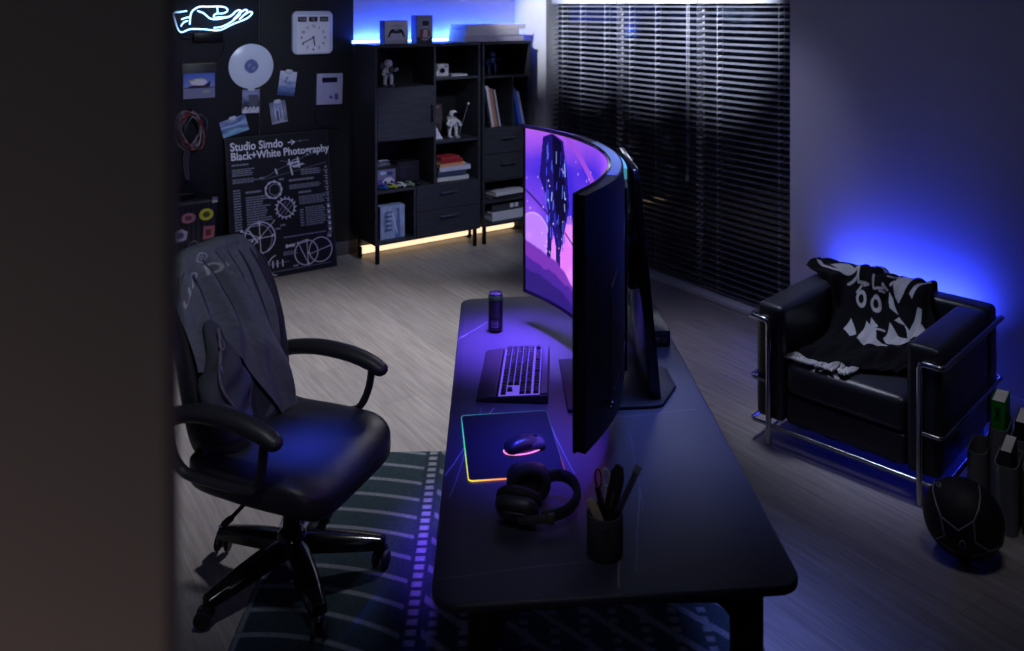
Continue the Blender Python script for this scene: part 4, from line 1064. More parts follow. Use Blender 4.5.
# ------------------------------------------------------------------ keyboard
kb = thing('keyboard', 'black mechanical keyboard with a wide wrist rest, lit violet on the desk', 'keyboard', (.042, 2.975, DT), radians(-93.3))
KC = M('keyboard_case', rgb(18, 18, 23), .4, var=.05)
mb = MB(); mb.prism([(-.082, .002), (.088, .002), (.088, .030), (-.082, .018)], -.199, .199, .003, Matrix(((0, 0, 1, 0), (1, 0, 0, 0), (0, 1, 0, 0), (0, 0, 0, 1))))
mb.build('case', KC, kb)
mb = MB(); mb.prism([(-.152, .0015), (-.084, .0015), (-.084, .020), (-.098, .021), (-.142, .012), (-.151, .006)], -.195, .198, .002, Matrix(((0, 0, 1, 0), (1, 0, 0, 0), (0, 1, 0, 0), (0, 0, 0, 1))))
mb.build('wrist_rest', M('wrist_rest', rgb(24, 23, 29), .6, bump=.2), kb)
slope = atan2(.012, .17)
mb = MB(); mb.box((-.191, -.077, -.0005), (.191, .060, .001), 0, TR(0, 0, .0232 + .0006) @ Matrix.Rotation(slope, 4, 'X')); mb.build('backlight_plate', M('key_backlight', rgb(40, 30, 90), .5, emit=(.22, .13, 1.0), strength=.65), kb, smooth=0)
mb = MB(); mb.box((-.188, .064, 0), (.188, .084, .004), .001, TR(0, 0, .0235) @ Matrix.Rotation(slope, 4, 'X')); mb.build('top_strip', M('key_strip', rgb(70, 70, 86), .3), kb, smooth=0)
P_ = .0207; rowsy = [.0475, .022, .0013, -.0194, -.0401, -.0608]
layout = [[1, -1, 1, 1, 1, 1, -.5, 1, 1, 1, 1, -.5, 1, 1, 1, 1, -.25, 1, 1, 1], [1] * 13 + [2, -.25, 1, 1, 1], [1.5] + [1] * 12 + [1.5, -.25, 1, 1, 1], [1.75] + [1] * 11 + [2.25], [2.25] + [1] * 10 + [2.75, -1.25, 1], [1.25, 1.25, 1.25, 6.25, 1.25, 1.25, 1.25, 1.25, -.25, 1, 1, 1]]
KM = M('keycap_black', rgb(28, 28, 35), .35)
meshes = {}
for row, y in zip(layout, rowsy):
    x = -.189
    for wd in row:
        if wd < 0: x += -wd * P_; continue
        w_ = wd * P_
        if wd not in meshes:
            mb = MB(); t = bmesh.new(); a, b2 = w_ / 2 - .001, P_ / 2 - .001; h_ = .0105
            vb = [t.verts.new((sx * a, sy * b2, 0)) for sx, sy in ((-1, -1), (1, -1), (1, 1), (-1, 1))]; vt = [t.verts.new((sx * (a - .0025), sy * (b2 - .0025), h_)) for sx, sy in ((-1, -1), (1, -1), (1, 1), (-1, 1))]
            t.faces.new(vt); t.faces.new(vb[::-1])
            for k in range(4): t.faces.new((vb[k], vb[(k + 1) % 4], vt[(k + 1) % 4], vt[k]))
            bmesh.ops.bevel(t, geom=list(t.edges), offset=.0008, segments=1, affect='EDGES'); mb._add(t)
            o = mb.build('keycap', KM, kb, smooth=0); meshes[wd] = o.data
        else:
            o = bpy.data.objects.new('keycap', meshes[wd]); col.objects.link(o); o.parent = kb
        o.location = (x + w_ / 2, y, .0258 + y * math.tan(slope)); o.rotation_euler = (slope, 0, 0)
        x += w_

# ------------------------------------------------------------------ mouse pad and mouse
mp_ = thing('mouse_pad', 'thin dark mouse pad with a glowing rainbow edge', 'mouse pad', (0.0, 2.52, DT))
mq = [(-.119, 2.319), (.150, 2.352), (.110, 2.722), (-.161, 2.687)]
ml_ = round_poly([(x, y - 2.52) for x, y in mq], .012, 5)
MB().prism(ml_, .0005, .004, .001).build('pad', M('pad_cloth', rgb(34, 36, 44), .75, spec=.2, bump=.2, bscale=900), mp_)
cl = ml_ + [ml_[0]]; seglen = [0]
for a, b in zip(cl, cl[1:]): seglen.append(seglen[-1] + math.dist(a, b))
def edge_pt(u, v):
    s = u * seglen[-1]; i = max(0, min(len(seglen) - 2, int(np.searchsorted(seglen, s)) - 1)); f = (s - seglen[i]) / (seglen[i + 1] - seglen[i] + 1e-9)
    x = cl[i][0] + f * (cl[i + 1][0] - cl[i][0]); y = cl[i][1] + f * (cl[i + 1][1] - cl[i][1]); a = 2 * pi * v; ln = math.hypot(x, y)
    return (x * (1 + .0022 * cos(a) / ln), y * (1 + .0022 * cos(a) / ln), .0028 + .0022 * sin(a))
cv = Canvas(2.0, .04, 260); import colorsys
stops = [(0, (235, 220, 60)), (.05, (250, 170, 60)), (.12, (240, 90, 60)), (.21, (190, 60, 120)), (.3, (60, 50, 120)), (.5, (30, 60, 90)), (.60, (30, 80, 100)), (.71, (50, 130, 140)), (.79, (60, 190, 190)), (.87, (70, 200, 130)), (.95, (190, 215, 90)), (1.0, (235, 220, 60))]
us = cv.X[0] / 2.0; cc = np.array([[np.interp(x, [s[0] for s in stops], [lin(s[1][k]) for s in stops]) for k in range(3)] for x in us])
cv.a[:] = cc[None]
printed('led_edge', cv, MV('rainbow_edge', .4, .3, emit=1.3), mp_, fn=edge_pt)
ms = thing('mouse', 'black computer mouse with a pink glowing rim on the mouse pad', 'mouse', (.036, 2.485, DT + .0042), radians(24))
def mfn(p):
    k = p.x / .062; hump = 1 - .35 * max(0, k) ** 1.2 - .12 * max(0, -k) ** 2
    return (p.x, p.y * (1 - .12 * cos(k * 2.2) + .05 * k), (p.z * hump) if p.z > 0 else p.z * .35)
mb = MB(); mb.quadric((0, 0, .0085), (.062, .033, .031), .75, .7, 36, 20, mfn); mb.build('shell', M('mouse_black', rgb(34, 34, 40), .36, coat=.1), ms)
mb = MB(); mb.quadric((.030, 0, .0092), (.034, .0315, .0275), .75, .6, 30, 16, lambda p: (p.x, p.y, (p.z * (1 - .35 * max(0, (p.x + .03) / .062) ** 1.2)) if p.z > 0 else p.z * .2)); mb.build('button_plate', M('mouse_grey', rgb(74, 74, 84), .3), ms)
mb = MB(); mb.cyl((0, 0, 0), .0095, .006, 18, mtx=TR(.036, 0, .027) @ RX(90), bev=.001); mb.build('scroll_wheel', M('wheel_black', rgb(14, 14, 16), .5), ms)
mb = MB(); mb.box((.004, -.0035, .0385), (.014, .0035, .0398), .001); mb.build('dpi_button', M('wheel_black', rgb(14, 14, 16), .5), ms)
mb = MB(); mb.tube([(-.064 * cos(radians(a)) , .0335 * sin(radians(a)), .0042) for a in range(-125, 126, 8)], .0021, 6); mb.build('light_strip', M('mouse_glow', rgb(200, 100, 160), .4, emit=(1.0, .25, .62), strength=1.1), ms)

# ------------------------------------------------------------------ headphones
hp = thing('headphones', 'black over-ear headphones lying on the desk beside the pen cup', 'headphones', (.035, 2.165, DT))
HB = M('headphone_black', rgb(44, 44, 50), .42, var=.06); HPAD = M('ear_pad', rgb(20, 20, 23), .75, bump=.2); HG = M('headphone_gloss', rgb(66, 66, 72), .28)
def cup(mtx):
    mb = MB(); mb.quadric((0, 0, 0), (.056, .022, .046), .6, .85, 30, 16, mtx=mtx); o = mb.build('ear_cup', HB, hp)
    mb = MB(); mb.tube([(.044 * cos(a), .024, .035 * sin(a)) for a in [2 * pi * k / 28 for k in range(28)]], .0155, 10, True, mtx); mb.build('ear_cushion', HPAD, o)
    mb = MB(); mb.quadric((0, .016, 0), (.040, .004, .031), .5, .9, 20, 8, mtx=mtx); mb.build('inner_cloth', M('ear_cloth', rgb(12, 12, 14), .9), o)
    mb = MB(); mb.quadric((0, -.0215, 0), (.036, .004, .028), .5, .9, 24, 8, mtx=mtx); mb.build('outer_plate', HG, o)
cup(TR(.006, .072, .050) @ RZ(186) @ RX(8)); cup(TR(-.022, -.036, .042) @ RZ(-14) @ RX(38))
band = spline([(.050, .082, .052), (.085, .090, .056), (.122, .066, .058), (.138, .018, .054), (.122, -.028, .046), (.085, -.058, .042), (.040, -.068, .040)], 8)
mb = MB(); mb.tube(band, .018, 12, flat=(.3, 1)); mb.build('headband', HB, hp)
mb = MB(); mb.tube([p + Vector((-.006 * 1, 0, 0)) for p in band[12:-12]], .015, 12, flat=(.55, 1)); mb.build('headband_pad', HPAD, hp)
for pts in ([(.062, .094, .052), (.035, .106, .052), (.004, .104, .05)], [(.055, -.075, .040), (.02, -.072, .034), (-.02, -.064, .030)]):
    mb = MB(); mb.tube(spline(pts, 6), .012, 10, flat=(.35, 1)); mb.build('yoke', HG, hp)
mb = MB(); mb.box((.050, -.083, .026), (.070, -.070, .054), .003, None); mb.build('hinge', M('hinge_brown', rgb(70, 62, 54), .35), hp)

# ------------------------------------------------------------------ pen cup and its things
PC = (.222, 2.02)
r = thing('pen_cup', 'dark grey cylindrical pen cup near the front edge of the desk', 'pen cup', (PC[0], PC[1], DT))
mb = MB(); mb.lathe([(0, .0005), (.041, .0005), (.043, .003), (.043, .098), (.0425, .100), (.0395, .100), (.0390, .098), (.0390, .006), (0, .006)], 40); mb.build('cup', M('cup_grey', rgb(62, 63, 66), .6, var=.05), r)
mb = MB()
for i, z in enumerate((.076, .066, .056)):
    for k in range(2):
        a0 = -100 + 38 * k + 3 * i
        pts = [(.0433 * cos(radians(a0 + j * 3)), .0433 * sin(radians(a0 + j * 3)), z + .0012 * j) for j in range(8)]
        mb.tube(pts, .0016, 5)
mb.build('slot_mark', M('ink_black', rgb(12, 12, 14), .7), r)
def leaning(name, label, cat, foot, tip):
    f = Vector((PC[0] + foot[0], PC[1] + foot[1], DT + .0075)); tp = Vector((PC[0] + tip[0], PC[1] + tip[1], DT + tip[2]))
    zx = (tp - f).normalized(); vw = Vector((0, 0, EYE)) - f; yx = -(vw - zx * vw.dot(zx)).normalized(); xx = yx.cross(zx); q = Matrix((xx, yx, zx)).transposed(); o = thing(name, label, cat, f, 0, 'tools standing in the pen cup'); o.rotation_euler = q.to_euler(); o['_len'] = (tp - f).length
    L_ = (tp - f).length; del o['_len']; return o, L_
o, L_ = leaning('wooden_stick', 'pale wooden stick with a round end leaning left out of the pen cup', 'stick', (.020, -.012), (-.038, -.020, .142))
mb = MB(); mb.prism([(-.010, 0), (.010, 0), (.0105, L_ - .01)] + [(.0105 * cos(radians(a)), L_ - .01 + .0105 * sin(radians(a))) for a in range(0, 181, 20)][1:-1] + [(-.0105, L_ - .01)], -.0015, .0015, .0006, RX(90)); mb.build('stick', M('pale_wood', rgb(176, 158, 132), .6, var=.1, vscale=60), o)
o, L_ = leaning('metal_ruler', 'thin shiny metal ruler at the right of the pen cup', 'ruler', (-.016, -.010), (.082, -.006, .212))
mb = MB(); mb.box((-.0075, -.0008, 0), (.0075, .0008, L_), .0004); mb.build('ruler', M('steel_ruler', rgb(150, 150, 160), .25, metal=1.), o); mb = MB(); mb.box((-.0085, -.0018, L_ - .02), (.0085, .0018, L_), .001); mb.build('end_cap', M('cap_grey', rgb(120, 120, 130), .4), o)
o, L_ = leaning('utility_knife', 'wide black utility knife standing in the pen cup', 'knife', (-.008, .006), (.038, .010, .205))
mb = MB(); mb.prism([(-.012, 0), (.012, 0), (.017, L_ * .55), (.017, L_ - .03), (.008, L_ - .004), (-.008, L_), (-.017, L_ - .018), (-.016, L_ * .5)], -.006, .006, .002, RX(90)); mb.build('body', M('knife_black', rgb(26, 25, 28), .45), o); mb = MB(); mb.box((-.004, -.0085, L_ * .5), (.004, -.0055, L_ * .68), .001); mb.build('slider', M('knife_grey', rgb(60, 58, 64), .4), o)
o, L_ = leaning('scissors', 'small scissors with red and white handles standing in the pen cup', 'scissors', (.006, .012), (-.006, .022, .190))
mb = MB()
for s in (-1, 1): mb.prism([(s * .001, 0), (s * .006, .01), (s * .005, L_ * .62), (-s * .002, L_ * .62)], -.001, .001, 0, RX(90))
mb.build('blade', M('steel_ruler', rgb(150, 150, 160), .25, metal=1.), o)
for s, cc in ((-1, ('red', 120, 36, 40)), (1, ('white', 170, 164, 160))):
    mb = MB(); mb.tube([(s * .0085 + .008 * cos(a), 0, L_ - .022 + .021 * sin(a)) for a in [2 * pi * k / 18 for k in range(18)]], .003, 7, True); mb.tube([(s * .003, 0, L_ * .55), (s * .007, 0, L_ - .043)], .003, 6); mb.build('handle', M('scissor_' + cc[0], rgb(*cc[1:]), .4), o)
o, L_ = leaning('pen', 'slim black pen between the wooden stick and the scissors in the pen cup', 'pen', (.012, .004), (-.020, .004, .158))
mb = MB(); mb.lathe([(0, 0), (.0015, 0), (.004, .012), (.0042, L_ - .03), (.0048, L_ - .028), (.0048, L_ - .002), (.003, L_), (0, L_)], 14); mb.build('barrel', M('pen_black', rgb(22, 22, 26), .35), o); mb = MB(); mb.box((.0045, -.0012, L_ - .03), (.0062, .0012, L_ - .002), .0004); mb.build('clip', M('steel_ruler', rgb(150, 150, 160), .25, metal=1.), o)
o, L_ = leaning('pencil', 'pale pencil between the scissors and the utility knife in the pen cup', 'pencil', (-.012, .014), (.014, .024, .170))
mb = MB(); mb.lathe([(0, 0), (.0036, 0), (.0036, L_ - .016), (.001, L_), (0, L_)], 6); mb.build('barrel', M('pencil_pale', rgb(160, 158, 168), .5), o, smooth=0); mb = MB(); mb.lathe([(.0011, L_ - .003), (.0006, L_ + .001), (0, L_ + .001)], 8); mb.build('lead', M('ink_black', rgb(12, 12, 14), .7), o)

# ------------------------------------------------------------------ drink can
r = thing('drink_can', 'tall black and green drink can at the far left corner of the desk', 'can', (-.066, 3.40, DT)); r.scale = (1, 1, .93)
mb = MB(); mb.lathe([(0, .004), (.022, .004), (.024, .0008), (.0265, .004), (.0295, .012), (.0295, .148), (.0275, .156), (.0255, .161), (.0262, .164), (.0245, .1645), (.0235, .160), (0, .1595)], 40); mb.build('body', M('can_black', rgb(24, 26, 26), .3, metal=.4), r)
mb = MB(); mb.lathe([(.0296, .136), (.0298, .1362), (.0298, .149), (.0276, .1565)], 40); mb.build('green_band', M('can_green', rgb(50, 104, 40), .35, metal=.4), r)
mb = MB(); mb.lathe([(0, .1602), (.0235, .1602), (.0255, .1645), (.0268, .164), (.0262, .160), (.0266, .1585)], 40); mb.build('lid', M('aluminium', rgb(190, 192, 204), .25, metal=1.), r)
mb = MB(); mb.prism(rrect(.012, .022, .005, 4, 0, -.002), .1612, .1626, .0004); mb.build('tab', M('aluminium', rgb(190, 192, 204), .25, metal=1.), r)
cv = Canvas(.05, .13, 56, rgb(22, 24, 26)); 
for i in range(7): cv.line(.010 + .005 * i, .06, .010 + .005 * i + .001, .125, .0008, rgb(84, 96, 92))
cv.rect(.009, .014, .037, .045, rgb(136, 134, 150)); cv.rect(.012, .036, .034, .043, rgb(60, 56, 80)); cv.rect(.012, .017, .034, .033, rgb(70, 64, 96)); 
for i in range(4): cv.rect(.012, .018 + .004 * i, .034, .0195 + .004 * i, rgb(120, 118, 140))
printed('label', cv, MV('can_label', .35, .5), r, fn=lambda u, v: (.0299 * cos(radians(-142 + 100 * u)), .0299 * sin(radians(-142 + 100 * u)), .010 + .124 * v))
# ------------------------------------------------------------------ office chair
CH = thing('office_chair', 'black leather office chair with looped armrests, turned towards the monitor', 'chair', (-.787, 3.02, 0), radians(-21.6))
LEATH = M('chair_leather', rgb(40, 41, 48), .38, spec=.45, var=.05, vscale=12, bump=.25, bscale=420)
ARMP = M('arm_pad', rgb(34, 34, 39), .45, bump=.15); PLAST = M('glossy_plastic', rgb(18, 18, 22), .14, spec=.6); RUB = M('caster_rubber', rgb(16, 16, 18), .6)
ZR = .009
mb = MB(); mb.lathe([(0, .085 + ZR), (.045, .085 + ZR), (.056, .10 + ZR), (.056, .145 + ZR), (.044, .165 + ZR), (.034, .17 + ZR), (0, .17 + ZR)], 28)
A5 = [12 + 72 * k + 21.6 for k in range(5)]
for a in A5:
    t = bmesh.new(); rows = []
    for i in range(9):
        k = i / 8; x = .03 + .295 * k; w_ = .036 - .010 * k + .008 * sin(pi * k); zt = .150 - .055 * k ** 1.3 + ZR; zb = zt - (.055 - .022 * k)
        rows.append([t.verts.new(p) for p in ((x, -w_, zb), (x, -w_, zt - .012), (x, -w_ * .55, zt), (x, w_ * .55, zt), (x, w_, zt - .012), (x, w_, zb))])
    for p, q in zip(rows, rows[1:]):
        for k in range(6): t.faces.new((p[k], p[(k + 1) % 6], q[(k + 1) % 6], q[k]))
    t.faces.new(rows[0][::-1]); t.faces.new(rows[-1]); bmesh.ops.recalc_face_normals(t, faces=list(t.faces)); mb._add(t, RZ(a))
mb.build('star_base', PLAST, CH, smooth=50)
for i, a in enumerate(A5):
    c = Vector((.322 * cos(radians(a)), .322 * sin(radians(a)), 0)); sw = RZ(a + 60 + 25 * i)
    mb = MB(); mb.cyl((c.x, c.y, .075 + ZR), .012, .05, 12); mb.quadric((0, 0, .047), (.026, .018, .022), .7, .8, 18, 10, mtx=TR(c.x, c.y, ZR) @ sw); o = mb.build('caster', PLAST, CH)
    for s in (-1, 1):
        mb = MB(); mb.cyl((0, 0, 0), .0285, .017, 22, mtx=TR(c.x, c.y, ZR) @ sw @ TR(-.012, s * .019, .0288) @ RX(90), bev=.005); mb.build('wheel', RUB, o)
mb = MB(); mb.cyl((0, 0, .25 + ZR), .031, .20, 24, bev=.003); mb.cyl((0, 0, .36), .022, .08, 20); mb.build('gas_lift', PLAST, CH)
mb = MB(); mb.box((-.13, -.11, .372), (.13, .11, .405), .012); mb.tube([(-.02, -.08, .385), (-.04, -.20, .372), (-.05, -.26, .352)], .007, 8); mb.quadric((-.052, -.275, .350), (.012, .028, .008), .6, .7, 12, 8); mb.build('tilt_mechanism', PLAST, CH)
def seatfn(p):
    fx = p.x / .275; k = max(0, (fx - .55) / .45)
    z = p.z
    if z > 0: z += .016 * min(1, max(0, abs(p.y) / .28 - .55) / .3) * (1 - k * .6) - .014 * (1 - min(1, abs(p.y) / .20)) 
    return (p.x, p.y * (1 - .06 * max(0, -fx)), z - .030 * k * k)
mb = MB(); mb.quadric((.005, 0, .452), (.285, .285, .056), .42, .36, 72, 30, seatfn); mb.build('seat', LEATH, CH)
mb = MB()
for s in (-1, 1): mb.tube([(-.22 + .46 * k / 16, s * .198, .497 - .020 * max(0, (k - 11) / 5) ** 2) for k in range(17)], .004, 6)
mb.build('seat_piping', LEATH, CH)
BT = TR(-.322, 0, .800) @ RY(-12.9)
BH = .358
def backfn(p):
    k = p.z / BH; w_ = 1 - .20 * max(0, k) ** 2.2 - .07 * max(0, -k) ** 2
    return (p.x + .030 * cos(k * 2.0) * .6 + .05 * (p.y / .255) ** 2, p.y * w_, p.z)
mb = MB(); mb.quadric((0, 0, 0), (.058, .262, BH), .45, .5, 56, 34, backfn, BT); mb.build('backrest', LEATH, CH)
mb = MB(); mb.tube([(-.10, 0, .385), (-.235, 0, .40), (-.315, 0, .50), (-.355, 0, .62)], .03, 10, flat=(1.4, .5)); mb.build('back_bracket', PLAST, CH)
for s in (1, -1):
    y = s * .300
    sh = 0 if s > 0 else -.035
    pad = spline([(-.30, y, .640), (-.235, y, .678), (-.10 + sh, y, .702), (.04 + sh, y, .699), (.14 + sh, y, .678), (.185 + sh, y, .658)], 6)
    n_ = len(pad); rad = [.027 + .009 * max(0., sin(pi * min(1, (i + 6) / (n_ + 9)))) ** .6 for i in range(n_)]
    mb = MB(); mb.tube(pad, rad, 14, flat=(1.0, .82)); mb.ball(pad[-1], rad[-1] * .99, seg=14, scale=(1, 1, .82)); mb.ball(pad[0], rad[0] * .99, seg=14, scale=(1, 1, .82)); arm = mb.build('armrest', ARMP, CH)
    mb = MB(); mb.tube(spline([(.150 + sh, y, .665), (.142 + sh, y * .99, .60), (.120 + sh * .7, y * .985, .535), (.085, y * .98, .492), (.02, y * .97, .478), (-.14, y * .97, .476), (-.225, y * .97, .49), (-.262, y, .55), (-.280, y, .645)], 6), .017, 10, flat=(1.15, .8)); mb.build('arm_support', ARMP, arm)

# ------------------------------------------------------------------ jacket hung over the chair back (coordinates of the back rest: forward, sideways, up)
JM = MV('jacket_cloth', .9, .12, bump=.35, bscale=700)
jk = thing('jacket', 'dark grey lettered jacket draped over the back of the office chair', 'jacket', (-.787, 3.02, 0), radians(-21.6))
def backsurf(y, z, side=1):
    k = z / BH; w_ = 1 - .20 * max(0, k) ** 2.2 - .07 * max(0, -k) ** 2
    yy = min(1, abs(y) / (.262 * w_)); zz = min(1, abs(k))
    f = max(0, 1 - yy ** 3.4) ** .32 * max(0, 1 - zz ** 4.4) ** .25
    return .030 * cos(k * 2.0) * .6 + .05 * (min(abs(y), .262) / .255) ** 2 + side * .058 * f
smt = lambda x: max(0, min(1, x)) ** 2 * (3 - 2 * max(0, min(1, x)))
RID = [(-.04, .36, .085, -.06, .040), (.02, .36, .16, -.20, .036), (.075, .36, .205, -.33, .032), (-.11, .34, -.01, .02, .034), (-.18, .30, -.13, -.05, .026), (.125, .34, .225, -.10, .020), (-.06, .20, .00, -.34, .014), (.05, .02, .12, -.34, .014)]
def fold(y, z, ph=0.):
    f = 0
    for y0, z0, y1, z1, am in RID:
        t = (z0 - z) / (z0 - z1); c = y0 + (y1 - y0) * t + ph * .06; d = (y - c) / (.020 + .012 * max(0, t))
        f += am * (math.exp(-d * d) - .45 * math.exp(-((d - 1.5) / 1.1) ** 2)) * smt((t + .02) / .25) * smt((1.25 - t) / .4)
    return f + .004 * sin(23 * y + 9 * z + 6 * ph) * smt((.38 - z) / .2)
def drape(y, q, end, ph, off):
    """q 0..1 from behind the top edge over it and down the front to height 'end'"""
    top = .352 - .14 * max(0, abs(y) - .08) - 1.1 * max(0, abs(y) - .16)
    if q < .16:
        k = q / .16; z = .16 + (top - .012 - .16) * k; return (backsurf(y, min(z, .33), -1) - .014 - .004 * sin(30 * y), y, z)
    if q < .26:
        k = (q - .16) / .10; a = pi * k
        pb = backsurf(y, .33, -1) - .014; pf = max(backsurf(y, .33, 1), .05) + .010 + off
        return ((pb + pf) / 2 - (pf - pb) / 2 * cos(a), y, top - .012 + .030 * sin(a))
    k = (q - .26) / .74; z0 = top - .012; z = z0 + (end - z0) * k
    p = backsurf(y, max(-.345, min(.33, z)), 1)
    hang = max(p, .05 + .022 * smt((.33 - z) / .2))
    return (hang + .010 + off + fold(y, z, ph), y, z)
B2 = BT
def lower(u, v):
    y = -.245 + .455 * u + .03 * u * v; end = -.30 - .035 * sin(3 * u)
    return tuple(B2 @ Vector(drape(y, 1 - v, end, .2, .0)))
cv = Canvas(.48, 1.05, 120, rgb(50, 52, 60)); n_ = cv.noise(.03, .03, 4); cv.a *= (.75 + .5 * n_[..., None])
cv.poly([(.18, .09), (.24, .09), (.40, .32), (.36, .36)], rgb(78, 82, 92)); cv.poly([(.34, .02), (.37, .02), (.48, .18), (.48, .23)], rgb(74, 78, 88))
o = printed('lining', cv, JM, jk, fn=lower); o.modifiers.new('thickness', 'SOLIDIFY').thickness = .003
def upper(u, v):
    y = -.255 + (.425 + .05 * (1 - v)) * u; e = smt((u - .30) / .70); end = -.02 - .345 * e - .02 * sin(9 * u)
    x, y_, z = drape(y, 1 - v, end, 0., .006 + .016 * smt((.45 - v) / .45))
    return tuple(B2 @ Vector((x, y_, z)))
cv = Canvas(.48, 1.05, 240, rgb(92, 96, 106)); n_ = cv.noise(.02, .02, 6); cv.a *= (.80 + .4 * n_[..., None])
lt = rgb(150, 154, 158)
def U(px0): return px0
# ring emblem and bent letters near the top
cv.ring(.185, .752, .030, .003, lt); cv.ring(.185, .752, .021, .003, rgb(100, 106, 116)); cv.ring(.185, .752, .011, .003, lt)
for i in range(7): cv.rect(.05 + .014 * i, .748, .059 + .014 * i, .755, rgb(92, 98, 108))
def ltr(x, y, kind, s=.05):
    if kind == 'U': cv.line(x - .4 * s, y + .7 * s, x - .4 * s, y - .3 * s, .005, lt); cv.ring(x, y - .3 * s, .4 * s, .005, lt, a0=180, a1=360); cv.line(x + .4 * s, y + .7 * s, x + .4 * s, y - .3 * s, .005, lt)
    if kind == 'C': cv.ring(x, y, .6 * s, .005, lt, a0=-110 % 360, a1=(-110 % 360) + 300)
    if kind == 'O': cv.ring(x, y, .42 * s, .005, lt, ry=.7 * s)
    if kind == 'I': cv.line(x, y + .75 * s, x, y - .7 * s, .005, lt)
    if kind == 'R': cv.line(x - .35 * s, y + .75 * s, x - .35 * s, y - .7 * s, .005, lt); cv.ring(x - .05 * s, y + .35 * s, .38 * s, .005, lt); cv.line(x, y, x + .4 * s, y - .7 * s, .005, lt)
for i, ch in enumerate('UCIOR'): ltr(.042 + .062 * i, .668 - .004 * i, ch, .046)
o = printed('body', cv, JM, jk, fn=upper); o.modifiers.new('thickness', 'SOLIDIFY').thickness = .004
# sleeve hanging on the near side: a long flattened, creased bag of cloth with a zip along it
SL = M('jacket_sleeve', rgb(64, 66, 76), .9, spec=.12, bump=.5, bscale=500)
def slv(p):
    k = p.z / .215
    w_ = .40 + .60 * smt((1 - k) / 1.5); bx = .010 * sin(26 * p.z + 20 * p.y) + .006 * sin(55 * p.z - 30 * p.y)
    return (p.x * (w_ * .9 + .1) + bx * 1.3 * max(0, 1 - abs(k)) ** .5, p.y * w_ + .035 * (k) * -1 + .02 * sin(2.4 * k), p.z)
mb = MB(); mb.quadric((.142, -.165, -.085), (.058, .108, .215), .75, .85, 44, 60, slv, B2); sl = mb.build('sleeve', SL, jk)
zp = [Vector((.142 + .050, -.187 + .01 * sin(k * .5), .10 - .37 * k / 20)) + Vector((-.012 * abs(k / 10 - 1) ** 2, -.045 * sin(k / 20 * pi) * .9 + .06 * (k / 20) ** 3, 0)) for k in range(21)]
mb = MB(); mb.tube([B2 @ p for p in zp], .0055, 8); mb.build('seam', M('zip_grey', rgb(92, 94, 100), .6), sl)
mb = MB(); mb.tube([B2 @ (zp[3] + Vector((.006, .012 * sin(a), .018 * cos(a)))) for a in [2 * pi * k / 14 for k in range(14)]], .003, 6, True); mb.build('drawstring_loop', M('zip_grey', rgb(92, 94, 100), .6), sl)
mb = MB(); mb.box((-.004, -.004, -.012), (.004, .004, .012), .002, B2 @ TR(*(zp[7] + Vector((.008, 0, 0))))); mb.build('zip_pull', M('steel', rgb(170, 172, 180), .3, metal=1.), sl)

# ------------------------------------------------------------------ armchair
AC = thing('armchair', 'cubic black leather armchair with a chrome tube frame by the plain wall', 'armchair', (1.714, 3.982, 0), radians(-44.7))
AL = M('armchair_leather', rgb(42, 44, 54), .33, spec=.5, var=.05, vscale=10, bump=.2, bscale=380)
CHROME = M('chrome_tube', rgb(180, 182, 190), .22, metal=1.)
def cushion(name, lo, hi, r=.03, puff=.006):
    c = [(a + b) / 2 for a, b in zip(lo, hi)]; d = [(b - a) / 2 for a, b in zip(lo, hi)]
    mb = MB(); t = bmesh.new(); bmesh.ops.create_cube(t, size=2, matrix=Matrix.Diagonal((*d, 1)))
    bmesh.ops.bevel(t, geom=list(t.edges), offset=r, segments=5, profile=.55, affect='EDGES')
    bmesh.ops.subdivide_edges(t, edges=[e for e in t.edges if e.calc_length() > .1], cuts=6, use_grid_fill=True)
    for v in t.verts:
        u = [v.co[i] / d[i] for i in range(3)]; m_ = max(range(3), key=lambda i: abs(u[i])); o_ = [abs(u[i]) for i in range(3) if i != m_]
        v.co[m_] += math.copysign(puff * (1 - min(1, o_[0]) ** 2) * (1 - min(1, o_[1]) ** 2), u[m_])
    mb._add(t, TR(*c)); return mb.build(name, AL, AC, smooth=50)
cushion('arm_cushion', (-.410, -.385, .115), (-.272, .255, .648)); cushion('arm_cushion', (.272, -.385, .115), (.410, .255, .648))
cushion('back_cushion', (-.410, .258, .115), (.410, .392, .648))
cushion('seat_cushion', (-.269, -.375, .252), (.269, .255, .402), .035, .012); cushion('seat_base', (-.269, -.370, .115), (.269, .255, .250), .025, .004)
TRD = .0135; mb = MB()
for s in (-1, 1):
    X1, X2 = s * .425, s * .335
    mb.tube([(X2, -.402, .004), (X2, -.402, .565)] + [(X2 + s * .018 * (1 - cos(a)), -.402, .565 + .018 * sin(a)) for a in (pi / 4, pi / 2)] + [(X1 - s * .018, -.402, .583)] + [(X1 - s * .018 + s * .018 * sin(a), -.402 + .018 * (1 - cos(a)), .583) for a in (pi / 4, pi / 2)] + [(X1, .39, .583), (X1, .402, .58), (X1 - s * .012, .409, .57)] + [(X1 - s * .09, .412, .56), (X1 - s * .09, .412, .004)], TRD, 12)
    mb.tube([(X2, -.402, .30), (X1 - s * .015, -.402, .30), (X1, -.385, .30), (X1, .395, .30), (X1 - s * .02, .412, .30), (X1 - s * .09, .412, .30)], .009, 10)
    mb.tube([(X2, -.402, .098), (X1 - s * .015, -.402, .098), (X1, -.385, .098), (X1, .395, .098), (X1 - s * .02, .412, .098), (X1 - s * .09, .412, .098)], .009, 10)
mb.tube([(-.335, -.402, .098), (.335, -.402, .098)], .010, 10); mb.tube([(-.335, .412, .098), (.335, .412, .098)], .010, 10); mb.tube([(-.335, .412, .56), (.335, .412, .56)], .012, 10)
mb.build('tube_frame', CHROME, AC)
mb = MB()
